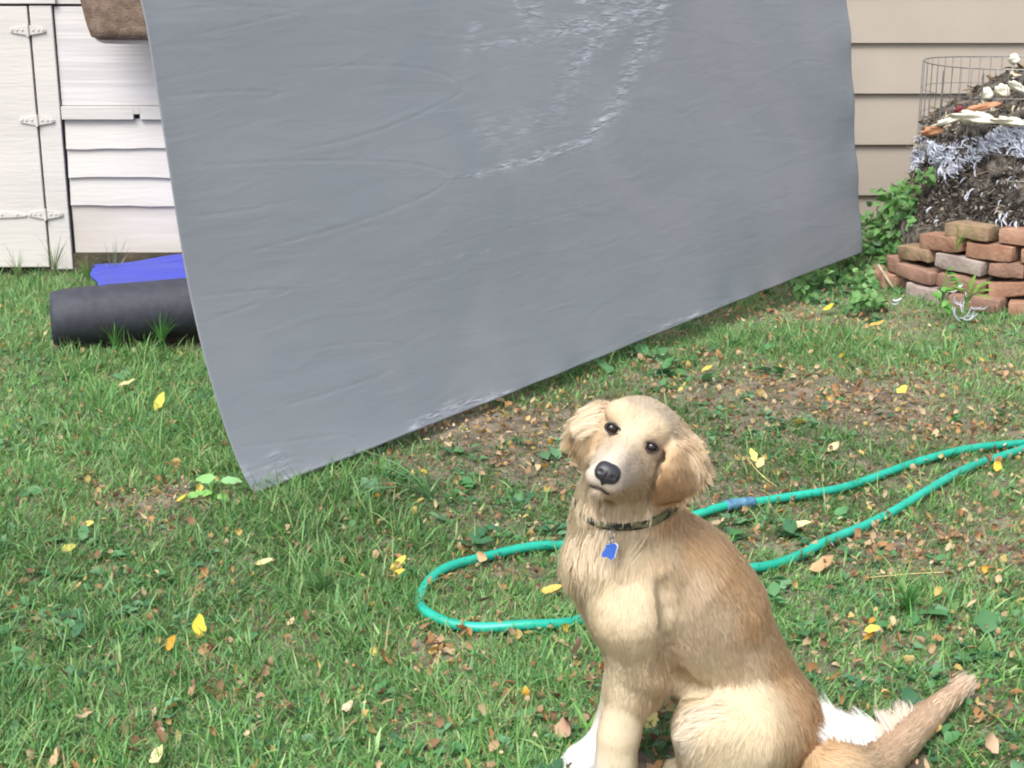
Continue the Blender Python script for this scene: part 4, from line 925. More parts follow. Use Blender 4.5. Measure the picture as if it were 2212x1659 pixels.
# head frame: e = dog's left across, d = down the face, f = out of the face to the camera
EYE = atY(1365, 944, 2.035)
fv = nrm(np.array([0, 0, CAMZ]) - EYE); rv = nrm(np.cross(np.array([0, 1., 0]), np.array([0, 0, 1.]))); uvv = nrm(np.cross(fv, np.array([1., 0, 0]))); rv = nrm(np.cross(uvv, fv))
roll = R_(25.5); ev = math.cos(roll) * rv - math.sin(roll) * uvv; dv = -math.sin(roll) * rv - math.cos(roll) * uvv
HR = np.stack([ev, dv, fv])
def Hd(e_, d_, f_): return EYE + ev * e_ + dv * d_ + fv * f_
F.ell(Hd(.008, -.004, -.060), HR, (.045, .049, .066), .018)
F.ell(Hd(.014, -.008, -.082), HR, (.050, .046, .056), .018)
for s_n in (-1, 1):
    F.ell(Hd(s_n * .026, -.022, -.016), HR, (.023, .019, .020), .018)      # brow
    F.cone(Hd(.010 + s_n * .022, .030, -.055), Hd(s_n * .015, .053, -.010), .033, .022, .03)  # cheek
F.cone(Hd(-.001, .016, -.014), Hd(-.009, .057, .056), .0240, .0180, .02)   # bridge
for s_n in (-1, 1): F.cone(Hd(-.002 + s_n * .011, .050, .0), Hd(-.009 + s_n * .011, .070, .048), .0235, .0165, .012)  # flews
F.cone(Hd(-.003, .068, -.03), Hd(-.009, .087, .038), .025, .0125, .008)   # lower jaw
F.cone(Hd(.008, .03, -.07), W(1354, 1075, -.03), .050, .058, .03)            # throat
F.cone(Hd(.006, .0, -.09), W(1366, 1075, .0), .048, .056, .04)           # nape
for s_n in (-1, 1): F.ell(Hd(s_n * .0315 + .0005, .001, .0045), HR, (.0115, .0080, .010), .006, True)    # eye sockets
mouth_pts = [Hd(.026, .080, .006), Hd(.018, .0865, .028), Hd(.006, .0885, .047), Hd(-.009, .0870, .058), Hd(-.022, .0885, .047), Hd(-.032, .0865, .030), Hd(-.037, .080, .010)]
mouth_s = spline(mouth_pts, 24)
for a in range(23): F.cone(mouth_s[a], mouth_s[a + 1], .0024, .0024, .004, 1, True)
# ears: hanging flaps with thickness
def flap(c, L_dir, N_dir, rad, k):
    L_ = nrm(np.array(L_dir, float)); N_ = nrm(np.array(N_dir, float)); N_ = nrm(N_ - L_ * (N_ @ L_)); Wv = np.cross(L_, N_)
    F.ell(c, np.stack([L_, Wv, N_]), rad, k)
    return L_, N_
up3 = -uvv
EARS = []
def ear(pts, N_dir, hw, th, k):
    """pts down the ear: (px, py, Y, half width m)"""
    c_ = [atY(x, y, Y_) for x, y, Y_, _ in pts]
    for i, (x, y, Y_, w_) in enumerate(pts):
        L_ = nrm(c_[min(i + 1, len(pts) - 1)] - c_[max(i - 1, 0)]); N_ = nrm(np.array(N_dir, float)); N_ = nrm(N_ - L_ * (N_ @ L_)); Wv = np.cross(L_, N_)
        F.ell(c_[i], np.stack([L_, Wv, N_]), (w_ * .8, w_, th), k if i else .014); EARS.append((c_[i], np.stack([L_, Wv, N_]), np.array([w_ * .8, w_, th])))
    return c_
ear([(1456, 930, 2.078, .026), (1466, 962, 2.056, .036), (1470, 1000, 2.047, .042), (1460, 1035, 2.047, .040), (1444, 1062, 2.054, .029)], rv * .70 + fv * .70, 0, .0075, .006)
ear([(1304, 890, 2.094, .020), (1283, 912, 2.082, .022), (1274, 942, 2.078, .023), (1268, 972, 2.082, .021), (1266, 996, 2.090, .016)], -rv * .70 + fv * .70, 0, .0075, .006)
EL = atY(1468, 1008, 2.065)

def hit(px, py, y0=1.93, y1=2.45):
    ys = np.linspace(y0, y1, 420); Pp = np.array([atY(px, py, y) for y in ys]); v_ = F.sample(Pp, False); i = int(np.argmax(v_ < 0))
    return Pp[i] if v_[i] < 0 else None
GROOVES = []
def groove(pts, r, k, lift=0.0):
    h_ = [hit(*p) for p in spline([(x, y, 0) for x, y in pts], 12)[:, :2]]; h_ = [p for p in h_ if p is not None]
    GROOVES.append(np.array(h_))
    for a, b in zip(h_[:-1], h_[1:]): F.cone(a, b, r, r, k, 1, True)
groove([(1446, 950), (1432, 985), (1418, 1020), (1406, 1055), (1410, 1078)], .0052, .005)
groove([(1300, 908), (1292, 935), (1284, 970), (1277, 1005)], .0042, .005)
groove([(1432, 1250), (1438, 1320), (1440, 1390), (1456, 1445), (1490, 1480), (1520, 1492)], .0065, .018)
V, Q = F.mesh()
for _ in range(2):
    v_, g_ = F.sample(V); V = V - g_ * v_[:, None] * .8
_, VN = F.sample(V)
dog = empty('dog', (.48, 2.2, 0), 'young golden retriever sitting on the lawn with tilted head and blue tag', 'dog')

# colour, flow and length of the coat, from points measured on the photograph
G1, G2, CR_, WH, TN, FC = (.75, .55, .335), (.81, .66, .455), (.86, .76, .57), (.86, .82, .735), (.68, .475, .28), (.80, .69, .53)
FL = (.815, .685, .51)
ctl = []   # pos, dir, length, lift, colour
def c(px, py, dy, dx, dyp, L, lift, col, dep=0.0):
    p = W(px, py, dy) if abs(dy) < .5 else atY(px, py, dy)
    if dy < 0 or dy > .5:
        h_ = hit(px, py); p = h_ if h_ is not None and abs(h_[1] - p[1]) < .12 else p
    d_ = nrm(rv * dx - uvv * dyp + fv * dep); ctl.append((p, d_, L, lift, col))
for sgn in (-1, 1):
    q_ = sgn * .11
    for a in [(1440, 1130, .10, .9, .024, .22, G1), (1500, 1180, .45, .9, .024, .22, G1), (1570, 1230, .4, .9, .028, .24, G1), (1625, 1330, .35, .95, .028, .22, G1), (1690, 1450, .4, .9, .026, .22, G1), (1745, 1530, .3, .9, .03, .3, TN), (1760, 1590, .1, 1, .034, .4, TN),
              (1420, 1200, .5, .85, .026, .2, G2), (1500, 1260, .45, .9, .024, .16, FL), (1545, 1340, .3, .95, .022, .14, FL), (1600, 1420, .35, .95, .02, .12, FL), (1640, 1500, .4, .9, .022, .14, CR_),
              (1340, 1230, -.2, 1, .024, .16, CR_), (1390, 1250, .1, 1, .018, .12, CR_), (1360, 1330, .05, 1, .016, .10, CR_), (1440, 1330, .1, 1, .018, .12, CR_), (1480, 1400, .25, 1, .018, .12, FL), (1530, 1440, .3, 1, .018, .12, CR_),
              (1380, 1420, .1, 1, .014, .12, CR_), (1350, 1500, -.1, 1, .012, .12, CR_), (1340, 1560, -.1, 1, .010, .10, CR_), (1330, 1620, -.1, 1, .010, .10, CR_), (1420, 1440, .5, .8, .028, .3, G2), (1412, 1500, .3, 1, .026, .3, G2),
              (1300, 1300, .0, 1, .016, .12, CR_), (1320, 1420, 0, 1, .012, .1, CR_),
              (1560, 1540, -.6, .6, .024, .2, CR_), (1500, 1540, -.9, .6, .022, .25, CR_), (1470, 1590, -.55, .9, .024, .25, (.86, .79, .68)), (1480, 1640, -.3, 1, .03, .3, CR_), (1560, 1620, -.4, .9, .024, .2, CR_), (1600, 1560, -.5, .8, .024, .2, CR_), (1640, 1620, -.2, 1, .024, .2, CR_), (1700, 1600, .0, 1, .028, .3, G2), (1600, 1660, -.2, 1, .022, .2, CR_), (1740, 1640, .2, 1, .03, .35, G1)]:
        c(a[0], a[1], q_, *a[2:])
# neck, ruff
for a in [(1240, 1080, -.04, -.35, 1, .024, .3, CR_), (1250, 1130, -.06, -.3, 1, .034, .35, CR_), (1240, 1195, -.05, -.7, .8, .042, .5, CR_), (1270, 1180, -.08, -.4, 1, .036, .3, CR_), (1300, 1225, -.08, -.35, 1, .04, .3, CR_), (1350, 1215, -.1, -.3, 1, .035, .25, FC), (1330, 1120, -.12, -.1, 1, .028, .2, CR_), (1300, 1080, -.13, -.25, 1, .028, .22, FC), (1390, 1100, -.11, .1, 1, .026, .2, CR_),
          (1430, 1160, -.11, .1, 1, .026, .2, CR_), (1370, 1170, -.11, -.3, 1, .03, .2, CR_), (1280, 1260, -.07, -.2, 1, .03, .25, CR_), (1420, 1100, .05, .3, 1, .024, .25, G1), (1250, 1130, .06, -.3, 1, .03, .3, G2), (1275, 1185, .06, -.4, 1, .04, .3, CR_), (1390, 1060, -.1, -.1, 1, .024, .2, CR_)]:
    c(a[0], a[1], a[2], *a[3:])
def ch(e_, d_, f_, de, dd, df, L, lift, col):
    ctl.append((Hd(e_, d_, f_), nrm(ev * de + dv * dd + fv * df), L * 1.35, lift, col))
for s_n in (-1, 1):
    ch(s_n * .012, .035, .03, s_n * .2, -1, -.5, .005, .18, (.83, .76, .65)); ch(s_n * .012, .01, .002, s_n * .15, -1, -.3, .006, .18, FC); ch(s_n * .014, -.025, 0, s_n * .3, -1, -.4, .009, .2, CR_)
    ch(s_n * .03, -.02, 0, s_n * .7, -.8, -.4, .008, .2, CR_); ch(s_n * .03, -.055, -.03, s_n * .5, -.8, -.7, .013, .25, FC); ch(s_n * .055, -.03, -.04, s_n * .8, -.1, -.8, .014, .25, FC)
    ch(s_n * .035, .045, -.005, s_n * .8, .1, -.9, .007, .15, FC); ch(s_n * .028, .06, .03, s_n * .8, .2, -.8, .006, .15, (.83, .77, .67)); ch(s_n * .055, .03, -.04, s_n * .7, .6, -.7, .014, .2, CR_)
    ch(s_n * .045, .005, -.02, s_n * .8, .3, -.6, .008, .15, FC); ch(s_n * .02, .085, .02, s_n * .3, .7, -.9, .008, .2, FC); ch(s_n * .04, .07, -.03, s_n * .4, .9, -.6, .018, .25, CR_)
for s_n in (-1, 1):
    ch(s_n * .030, -.013, -.002, s_n * .6, -1, -.4, .006, .15, (.72, .55, .36)); ch(s_n * .040, .018, -.012, s_n * .8, .3, -.6, .007, .15, (.74, .60, .44)); ch(s_n * .020, .012, -.002, s_n * .2, -1, -.4, .005, .15, (.74, .60, .44)); ch(.02 + s_n * .012, .045, .012, .7, -.4, -.8, .006, .15, (.72, .60, .46))
    ch(.004 + s_n * .02, -.045, -.02, s_n * .3, -1, -.6, .011, .2, (.80, .71, .58))
ch(.003, -.01, 0, 0, -1, -.2, .006, .15, (.82, .74, .62)); ch(0, -.07, -.06, 0, -.5, -1, .012, .2, FC); ch(-.009, .06, .055, 0, -.6, -1, .003, .1, (.80, .74, .65)); ch(-.005, .088, .025, 0, .6, -1, .007, .2, FC)
n_body_ctl = len(ctl)
# ears
for (x, y, Y_, dx, dy_, L, li, col) in [(1450, 925, 2.06, .7, .7, .016, .2, FC), (1475, 945, 2.06, .75, .6, .024, .25, FC), (1500, 955, 2.06, .85, .7, .028, .2, CR_), (1520, 985, 2.07, .92, .6, .036, .18, CR_), (1530, 1000, 2.08, .92, .6, .034, .18, CR_), (1515, 1015, 2.07, .8, .8, .028, .2, G2), (1470, 970, 2.05, .5, .9, .016, .12, G2),
    (1450, 990, 2.045, .15, 1, .008, .06, G1), (1436, 1020, 2.045, .0, 1, .007, .05, TN), (1428, 1050, 2.05, .1, 1, .009, .06, TN), (1435, 1080, 2.055, .2, 1, .012, .1, TN), (1465, 1075, 2.06, .4, .9, .016, .15, G1), (1470, 1020, 2.045, .3, 1, .014, .10, G1), (1495, 1050, 2.07, .6, .9, .024, .25, G2), (1490, 1000, 2.05, .6, .9, .022, .15, G2),
    (1302, 885, 2.09, -.95, .0, .022, .2, FC), (1275, 895, 2.085, -1, .08, .034, .16, FC), (1262, 915, 2.08, -1, .2, .036, .14, CR_), (1252, 940, 2.085, -.95, .35, .032, .14, CR_), (1250, 965, 2.09, -.7, .75, .020, .12, G2), (1266, 950, 2.08, -.55, .85, .012, .08, G2), (1296, 920, 2.085, -.25, 1, .008, .06, G1), (1290, 950, 2.08, -.1, 1, .007, .05, TN), (1280, 985, 2.085, -.1, 1, .009, .06, G1), (1262, 1005, 2.09, -.1, 1, .014, .12, G2), (1248, 990, 2.095, -.3, .9, .012, .1, G2)]:
    c(x, y, Y_, dx, dy_, L, li, col)
n_ear_ctl = len(ctl)
# paws
for pp, col in ((atZ(1264, 1640, .03), (.88, .87, .86)), (atZ(1292, 1722, .03), (.86, .83, .78))):
    for o_ in ((0, 0, .01), (-.03, -.01, 0), (-.03, .02, 0)): ctl.append((pp + np.array(o_), nrm(np.array([-1, -.3, -.25])), .007, .12, col))
# tail: golden above, white underside feathers towards the rump
for i in range(2, 22, 2):
    T = nrm(TS[min(i + 1, 21)] - TS[i - 1]); u = i / 21
    ctl.append((TS[i] + [0, -.02, .02], nrm(T + [0, -.05, .1]), .03 if i < 16 else .014, .18, G2 if i < 8 else (.78, .60, .43)))
    ctl.append((TS[i] + [-.02, .02, .02], nrm(T * .8 + [-.15, .15, .12]), .03 if i < 16 else .014, .2, (.78, .60, .43) if i > 9 else G1))
    ctl.append((TS[i] + [.02, -.02, -.01], nrm(T), .028 if i < 16 else .014, .15, G2))
cp = np.array([x[0] for x in ctl]); cd = np.array([x[1] for x in ctl]); cL = np.array([x[2] for x in ctl]); cl = np.array([x[3] for x in ctl]); cc_ = np.array([x[4] for x in ctl])
is_ear = np.zeros(len(ctl), bool); is_ear[n_body_ctl:n_ear_ctl] = True
def ear_w(P):
    m = np.full(len(P), 9.)
    for c_, R3, rad in EARS: m = np.minimum(m, np.linalg.norm(((P - c_) @ R3.T) / (rad + .0015), axis=1))
    return m < 1.10
def interp(P):
    out = [], [], [], []
    for i in range(0, len(P), 20000):
        p = P[i:i + 20000]; d2 = ((p[:, None] - cp[None]) ** 2).sum(-1)
        w_ = 1 / (d2 + .007 ** 2) ** 2.2; w_ *= (ear_w(p)[:, None] == is_ear[None]); w_ /= w_.sum(1, keepdims=True)
        out[0].append(w_ @ cd); out[1].append(w_ @ cL); out[2].append(w_ @ cl); w2 = 1 / (d2 + .020 ** 2) ** 2; w2 *= (ear_w(p)[:, None] == is_ear[None]); w2 /= w2.sum(1, keepdims=True); out[3].append(w2 @ cc_)
    return nrm(np.vstack(out[0])), np.concatenate(out[1]), np.concatenate(out[2]), np.vstack(out[3])
def hnoise(P, f, s_):
    """smooth pseudo noise"""
    r = np.random.default_rng(s_); v = 0
    for i in range(5):
        k_ = r.normal(0, 1, 3) * f; v = v + np.sin(P @ k_ + r.uniform(0, 6))
    return v / 5
_, _, _, bc = interp(V)
body = mesh_obj('body', V, [Q], M_fur, dog, bc, True)

# fur strands
tri_a, tri_b, tri_c, tri_d = V[Q[:, 0]], V[Q[:, 1]], V[Q[:, 2]], V[Q[:, 3]]
area = .5 * np.linalg.norm(np.cross(tri_c - tri_a, tri_d - tri_b), axis=1); area[tri_a[:, 2] < .004] = 0
NF = 420000
cen = (tri_a + tri_c) / 2
hd_w = 1 + 2.2 * np.exp(-(np.linalg.norm(cen - EYE, axis=1) / .10) ** 4)
pr = area * hd_w; pr /= pr.sum()
fi = rng.choice(len(Q), NF, p=pr); u, v = rng.random(NF)[:, None], rng.random(NF)[:, None]
root = (1 - u) * (1 - v) * tri_a[fi] + u * (1 - v) * tri_b[fi] + u * v * tri_c[fi] + (1 - u) * v * tri_d[fi]
_, rn = F.sample(root)
# bare spots: eyes, nose, mouth
NOSE = Hd(-.009, .0600, .0665)
ey = [Hd(-.031, .001, -.0062), Hd(.032, .001, -.0062)]
keep = np.ones(NF, bool)
for e_ in ey:
    q_ = (root - e_) @ HR.T; keep &= ~(((q_[:, 0] / .0125) ** 2 + (q_[:, 1] / .0095) ** 2 < 1) & (np.abs(q_[:, 2]) < .03))
q_ = (root - NOSE) @ HR.T; keep &= ~(((q_[:, 0] / .0185) ** 2 + ((q_[:, 1]) / .0155) ** 2 < 1) & (q_[:, 2] > -.03))
ms = np.array(mouth_s); dm = np.min(np.linalg.norm(root[:, None] - ms[None, ::2], axis=-1), 1); keep &= dm > .0035
root, rn = root[keep], rn[keep]; n = len(root)
dr, Ln, li, col = interp(root)
# collar keeps the coat flat
CC_c = W(1345, 1072, -.02); CN = nrm(W(1355, 1180, -.012) - W(1345, 1060, -.035))
cdist = (root - CC_c) @ CN; incol = (np.abs(cdist - .001) < .0065) & (np.linalg.norm(root - CC_c, axis=1) < .14) & (root[:, 2] < CC_c[2] + .09) & (np.linalg.norm(root - EL, axis=1) > .07)
front = ((root - CC_c) @ np.array([.25, -.95, 0]) > .045)
pxr = CX + FPX * root[:, 0] / (root[:, 1] * CP + (CAMZ - root[:, 2]) * SP); incol &= front & (pxr > 1283) & (pxr < 1425); Ln = np.where(incol, .004, Ln)
near_c = front & (pxr > 1290) & (cdist < -.006) & (cdist > -.035) & (np.linalg.norm(root - CC_c, axis=1) < .14); Ln = np.where(near_c, np.minimum(Ln, .016), Ln)
for gi_, (g_, rr_) in enumerate(zip(GROOVES, (.010, .008, .010, .006))):
    dg = np.min(np.linalg.norm(root[:, None] - g_[None], axis=-1), 1); Ln = np.where(dg < rr_, Ln * .35, Ln)
tang = nrm(dr - (dr * rn).sum(1, keepdims=True) * rn)
wv = hnoise(root, 30, 1)[:, None] * .22 + hnoise(root, 100, 2)[:, None] * .10
tang = nrm(tang + np.cross(rn, tang) * wv + rng.normal(0, .06, (n, 3)))
Ln = Ln * np.where(ear_w(root) | (np.linalg.norm(root - EYE, axis=1) < .12), 1, .72) * rng.uniform(.65, 1.15, n) * (1 + .18 * hnoise(root, 40, 3)); li = np.clip(li * rng.uniform(.5, 1.6, n) + .05 * hnoise(root, 90, 5), .04, .8)
t = np.linspace(0, 1, 4)
drv = nrm(dr * .35 + np.array([0, 0, -.35]))
P = root[:, None] - rn[:, None] * .001 + Ln[:, None, None] * (t[None, :, None] * tang[:, None] + (li[:, None] * np.sin(t * 1.9)[None])[..., None] * rn[:, None] + (t ** 2)[None, :, None] * drv[:, None] * np.clip(Ln * 12, 0, .5)[:, None, None])
# clumps
ng = 15000; gi = rng.choice(n, ng, replace=False); kd = kdtree.KDTree(ng)
for i, g in enumerate(gi): kd.insert(root[g], i)
kd.balance(); near = np.array([kd.find(r)[1] for r in root]); Gd = P[gi[near]] - root[gi[near]][:, None] + root[gi[near]][:, None]
cf = (t ** 1.5)[None, :, None] * np.clip(Ln * 20 - .12, .05, .6)[:, None, None]
dgu = np.linalg.norm(P[:, -1] - Gd[:, -1], axis=1); cf = cf * (dgu < .03)[:, None, None]
P = P * (1 - cf) + Gd * cf
P[..., 2] = np.maximum(P[..., 2], .004)
sdv = nrm(np.cross(tang, rn)); sdv = nrm(sdv + rng.normal(0, .3, (n, 3)))
wdt = np.clip(.00036 + Ln * .018, .0004, .0009) * rng.uniform(.7, 1.2, n)
S = sdv[:, None] * (wdt[:, None] * np.array([1, .9, .6, 0])[None])[..., None]
clump_var = 1 + .05 * hnoise(root, 30, 9) + .02 * rng.normal(0, 1, ng)[near]
col = col * clump_var[:, None] * rng.uniform(.93, 1.06, (n, 1)); col = np.clip(col, 0, .92)
Nn = nrm(rn * 1.0 + tang * .25 + rng.normal(0, .12, (n, 3)))
ribbons(P.astype(np.float32), S.astype(np.float32), col, 'coat', M_fur, body, Nn)

# long white feathering of the tail
def tuft(n, i0, i1, off, dirs, L, col, wd, name, spread=.12, bend=.3):
    ii = rng.uniform(i0, i1, n); a = ii.astype(int); f = (ii - a)[:, None]
    a = np.clip(a, 0, 20); base = TS[a] * (1 - f) + TS[a + 1] * f + np.array(off) + rng.normal(0, .008, (n, 3))
    u_ = ((ii - i0) / (i1 - i0))[:, None]; d0 = nrm(np.array(dirs[0]) * (1 - u_) + np.array(dirs[1]) * u_ + rng.normal(0, spread, (n, 3)))
    t = np.linspace(0, 1, 6); Ls = rng.uniform(.55, 1, n) * L * (1 - .25 * u_[:, 0])
    cl_ = nrm(np.array([-.35, .2, .9])); B = nrm(np.cross(d0, [0, -1, .2]))
    P = base[:, None] + Ls[:, None, None] * (t[None, :, None] * d0[:, None] + bend * (t ** 2)[None, :, None] * B[:, None])
    nc = max(12, n // 45); ci = rng.choice(n, nc, replace=False); kk = kdtree.KDTree(nc)
    for i, g_ in enumerate(ci): kk.insert(base[g_] + d0[g_] * .03, i)
    kk.balance(); nr = ci[np.array([kk.find(r)[1] for r in base + d0 * .03])]
    cf = .6 * (t ** 1.5)[None, :, None]; P = P * (1 - cf) + P[nr] * cf
    P[..., 2] = np.maximum(P[..., 2], .006)
    S = nrm(np.cross(d0, [0, -.8, .5]))[:, None] * (wd * rng.uniform(.7, 1.2, n)[:, None] * np.array([1, 1, .9, .7, .45, 0])[None])[..., None]
    cN = nrm(np.array([-.1, -.7, .7]) + rng.normal(0, .15, (n, 3)))
    ribbons(P.astype(np.float32), S.astype(np.float32), np.array(col) * rng.uniform(.9, 1.05, (n, 1)), name, M_fur, body, cN)
WHT, PCH = np.array([.88, .875, .86]), np.array([.80, .66, .52])
tuft(3800, 4.8, 9.5, (-.012, .012, .006), ([-.16, .42, .88], [-.42, .50, .62]), .098, WHT, .0007, 'tail_feathering', .20, -.25)
tuft(1500, 8.0, 13.0, (-.006, .01, .006), ([-.40, .5, .62], [.10, .66, .35]), .06, WHT * .35 + PCH * .65, .0007, 'tail_feathering', .20, -.2)
tuft(420, 5.2, 6.6, (-.016, .02, .01), ([-.10, .5, .9], [-.02, .5, .9]), .135, WHT, .0007, 'tail_tuft', .05, -.28)
tuft(3000, 8, 16.5, (.0, .0, .0), ([.62, .62, .20], [.64, .60, .26]), .060, PCH, .0007, 'tail_plume', .10, .0)
tuft(900, 17, 20.6, (.0, .0, .0), ([.64, .60, .24], [.66, .60, .24]), .055, PCH * .93, .0005, 'tail_tip', .05, .0)

# fluffy bib under the collar and loose hair between jaw and collar
def fluff(n, quad, dirs, L, wd, name, col, lift=.35, nc=110, droop=.5):
    """quad: four photo points tl tr br bl; dirs: image directions at left and right"""
    u_, v_ = rng.random(n), rng.random(n); q4 = np.array(quad, float)
    px_ = rng.normal(0, 7, (n, 2)) + (1 - v_)[:, None] * ((1 - u_)[:, None] * q4[0] + u_[:, None] * q4[1]) + v_[:, None] * ((1 - u_)[:, None] * q4[3] + u_[:, None] * q4[2])
    g = 14; tab = {}
    for i in range(g):
        for j in range(g):
            a, b = i / (g - 1), j / (g - 1); pp = (1 - b) * ((1 - a) * q4[0] + a * q4[1]) + b * ((1 - a) * q4[3] + a * q4[2]); tab[i, j] = hit(*pp)
    ys_ = np.array([[tab[i, j][1] if tab[i, j] is not None else np.nan for j in range(g)] for i in range(g)])
    fu, fv_ = u_ * (g - 1), v_ * (g - 1); i0, j0 = np.clip(fu.astype(int), 0, g - 2), np.clip(fv_.astype(int), 0, g - 2); a, b = fu - i0, fv_ - j0
    yy = (1 - a) * (1 - b) * ys_[i0, j0] + a * (1 - b) * ys_[i0 + 1, j0] + (1 - a) * b * ys_[i0, j0 + 1] + a * b * ys_[i0 + 1, j0 + 1]
    ok = ~np.isnan(yy); px_, yy, u_ = px_[ok], yy[ok], u_[ok]; n = len(yy)
    base = np.array([atY(x, y, Y_ + .001) for (x, y), Y_ in zip(px_, yy)]); _, nn_ = F.sample(base)
    d2 = (1 - u_)[:, None] * np.array(dirs[0]) + u_[:, None] * np.array(dirs[1]); d0 = nrm(rv * d2[:, :1] - uvv * d2[:, 1:2] + rng.normal(0, .13, (n, 3))); d0 = nrm(d0 - nn_ * (d0 * nn_).sum(1, keepdims=True))
    t = np.linspace(0, 1, 6); Ls = L * rng.uniform(.6, 1.05, n); lf = lift * rng.uniform(.6, 1.3, n)
    P = base[:, None] + Ls[:, None, None] * (t[None, :, None] * d0[:, None] + (lf[:, None] * np.sin(t * 2.6)[None] * .55)[..., None] * nn_[:, None] + droop * .3 * (t ** 2)[None, :, None] * np.array([0, 0, -1.]))
    ci = rng.choice(n, nc, replace=False); kk = kdtree.KDTree(nc)
    for i, g_ in enumerate(ci): kk.insert(base[g_], i)
    kk.balance(); nr = ci[np.array([kk.find(r)[1] for r in base])]
    cf = .65 * (t ** 1.6)[None, :, None]; P = P * (1 - cf) + P[nr] * cf
    S = nrm(np.cross(d0, nn_) + rng.normal(0, .2, (n, 3)))[:, None] * (wd * rng.uniform(.7, 1.2, n)[:, None] * np.array([1, 1, .9, .7, .45, 0])[None])[..., None]
    cv = np.array(col) * rng.uniform(.88, 1.06, (n, 1)) * (1 + .07 * np.sin(nr * 1.7))[:, None]
    ribbons(P.astype(np.float32), S.astype(np.float32), cv, name, M_fur, body, nrm(nn_ + np.array([0, -.1, .25]) + rng.normal(0, .12, (n, 3))))
fluff(3600, [(1250, 1150), (1330, 1150), (1330, 1195), (1236, 1195)], [(-.5, .9), (-.15, 1)], .050, .0007, 'chest_fluff', (.86, .76, .60), .45)
fluff(2600, [(1300, 1160), (1385, 1150), (1375, 1195), (1300, 1212)], [(-.35, .95), (-.55, .85)], .036, .0006, 'bib', (.86, .765, .60), .25, 160)
fluff(2200, [(1262, 1082), (1400, 1094), (1392, 1116), (1255, 1110)], [(-.45, .9), (.0, 1)], .024, .0006, 'throat_fluff', (.86, .75, .58), .35)
fluff(2400, [(1266, 880), (1302, 870), (1292, 930), (1258, 935)], [(-1, .14), (-1, .06)], .036, .0006, 'ear_feathering', (.86, .76, .60), .12, 70, .3)
fluff(2600, [(1482, 935), (1506, 952), (1512, 1015), (1478, 1010)], [(.85, .72), (.88, .62)], .042, .0006, 'ear_feathering', (.83, .71, .53), .15, 70, .3)
fluff(1400, [(1500, 1535), (1560, 1520), (1560, 1560), (1490, 1600)], [(-1, .25), (-.9, .3)], .034, .0006, 'knee_fluff', (.84, .755, .62), .2, 40)

# eyes, nose, mouth
M_eye = noise_mat('dog_eye', (.008, .006, .005), (.016, .010, .008), 60, .12, spec=.45, coat=0.0)
M_nose = noise_mat('dog_nose', (.014, .014, .018), (.028, .027, .034), 200, .38, .5, 900, spec=.5, bdist=.0006)
M_lip = noise_mat('dog_lip', (.02, .015, .015), (.05, .035, .032), 90, .5)
def orb(c_, rad, n1=20, n2=28):
    V = []
    for i in range(n1):
        a = math.pi * i / (n1 - 1)
        for j in range(n2):
            b_ = 2 * math.pi * j / n2; V.append(c_ + HR.T @ (np.array([math.sin(a) * math.cos(b_), math.sin(a) * math.sin(b_), math.cos(a)]) * rad))
    q = [[i * n2 + j, i * n2 + (j + 1) % n2, (i + 1) * n2 + (j + 1) % n2, (i + 1) * n2 + j] for i in range(n1 - 1) for j in range(n2)]
    return np.array(V), q
for e_, sg in zip(ey, (-1, 1)):
    Ve, qe = orb(e_, np.array([.0100, .0092, .0100])); eo = mesh_obj('eye', Ve, [qe], M_eye, body)
    an = np.linspace(0, 2 * math.pi, 33); rim = []
    for a in an:
        x, y = .0108 * math.cos(a) - sg * .0035 * max(0, -math.cos(a) * sg - .6) / .4, .0068 * math.sin(a)
        rim.append(e_ + ev * x + dv * (y + .0003) + fv * (.0088 - 12 * (x * x + y * y)))
    MB().tube(np.array(rim), .0015, 8, False).build('eyelid', M_lip, eo, smooth=True)
# nose leather from its own small field
NFld = Field(NOSE - .04, NOSE + .04, .0014)
NFld.ell(NOSE, HR, (.0142, .0130, .012), .004)
for s_n in (-1, 1): NFld.ell(NOSE + ev * s_n * .0095 + dv * .001 - fv * .001, HR, (.0092, .0118, .0105), .006)
NFld.ell(NOSE - dv * .006 - fv * .004, HR, (.0160, .0098, .0115), .005)
NFld.cone(NOSE + dv * .008 + fv * .002, NOSE + dv * .0165 - fv * .004, .0055, .003, .006)
for s_n in (-1, 1):
    NFld.cone(NOSE + ev * s_n * .0085 + dv * .002 + fv * .013, NOSE + ev * s_n * .0105 + dv * .002 + fv * .0095, .0024, .0018, .003, 1, True)
    NFld.cone(NOSE + ev * s_n * .0115 + dv * .003 + fv * .0105, NOSE + ev * s_n * .018 + dv * .0055 + fv * .008, .0016, .0014, .002, 1, True)
NFld.cone(NOSE + dv * -.001 + fv * .0125, NOSE + dv * .016 + fv * .006, .0007, .0009, .002, 1, True)
Vn, Qn = NFld.mesh(); vv_, gg_ = NFld.sample(Vn); Vn = Vn - gg_ * vv_[:, None] * .8
mesh_obj('nose', Vn, [Qn], M_nose, body)
# lip line sits in the groove
lv = np.array(mouth_s); fvv, gvv = F.sample(lv); lv = lv - gvv * (fvv[:, None]) - gvv * .0006
MB().tube(lv, .0027, 8).build('lip', M_lip, body, smooth=True)
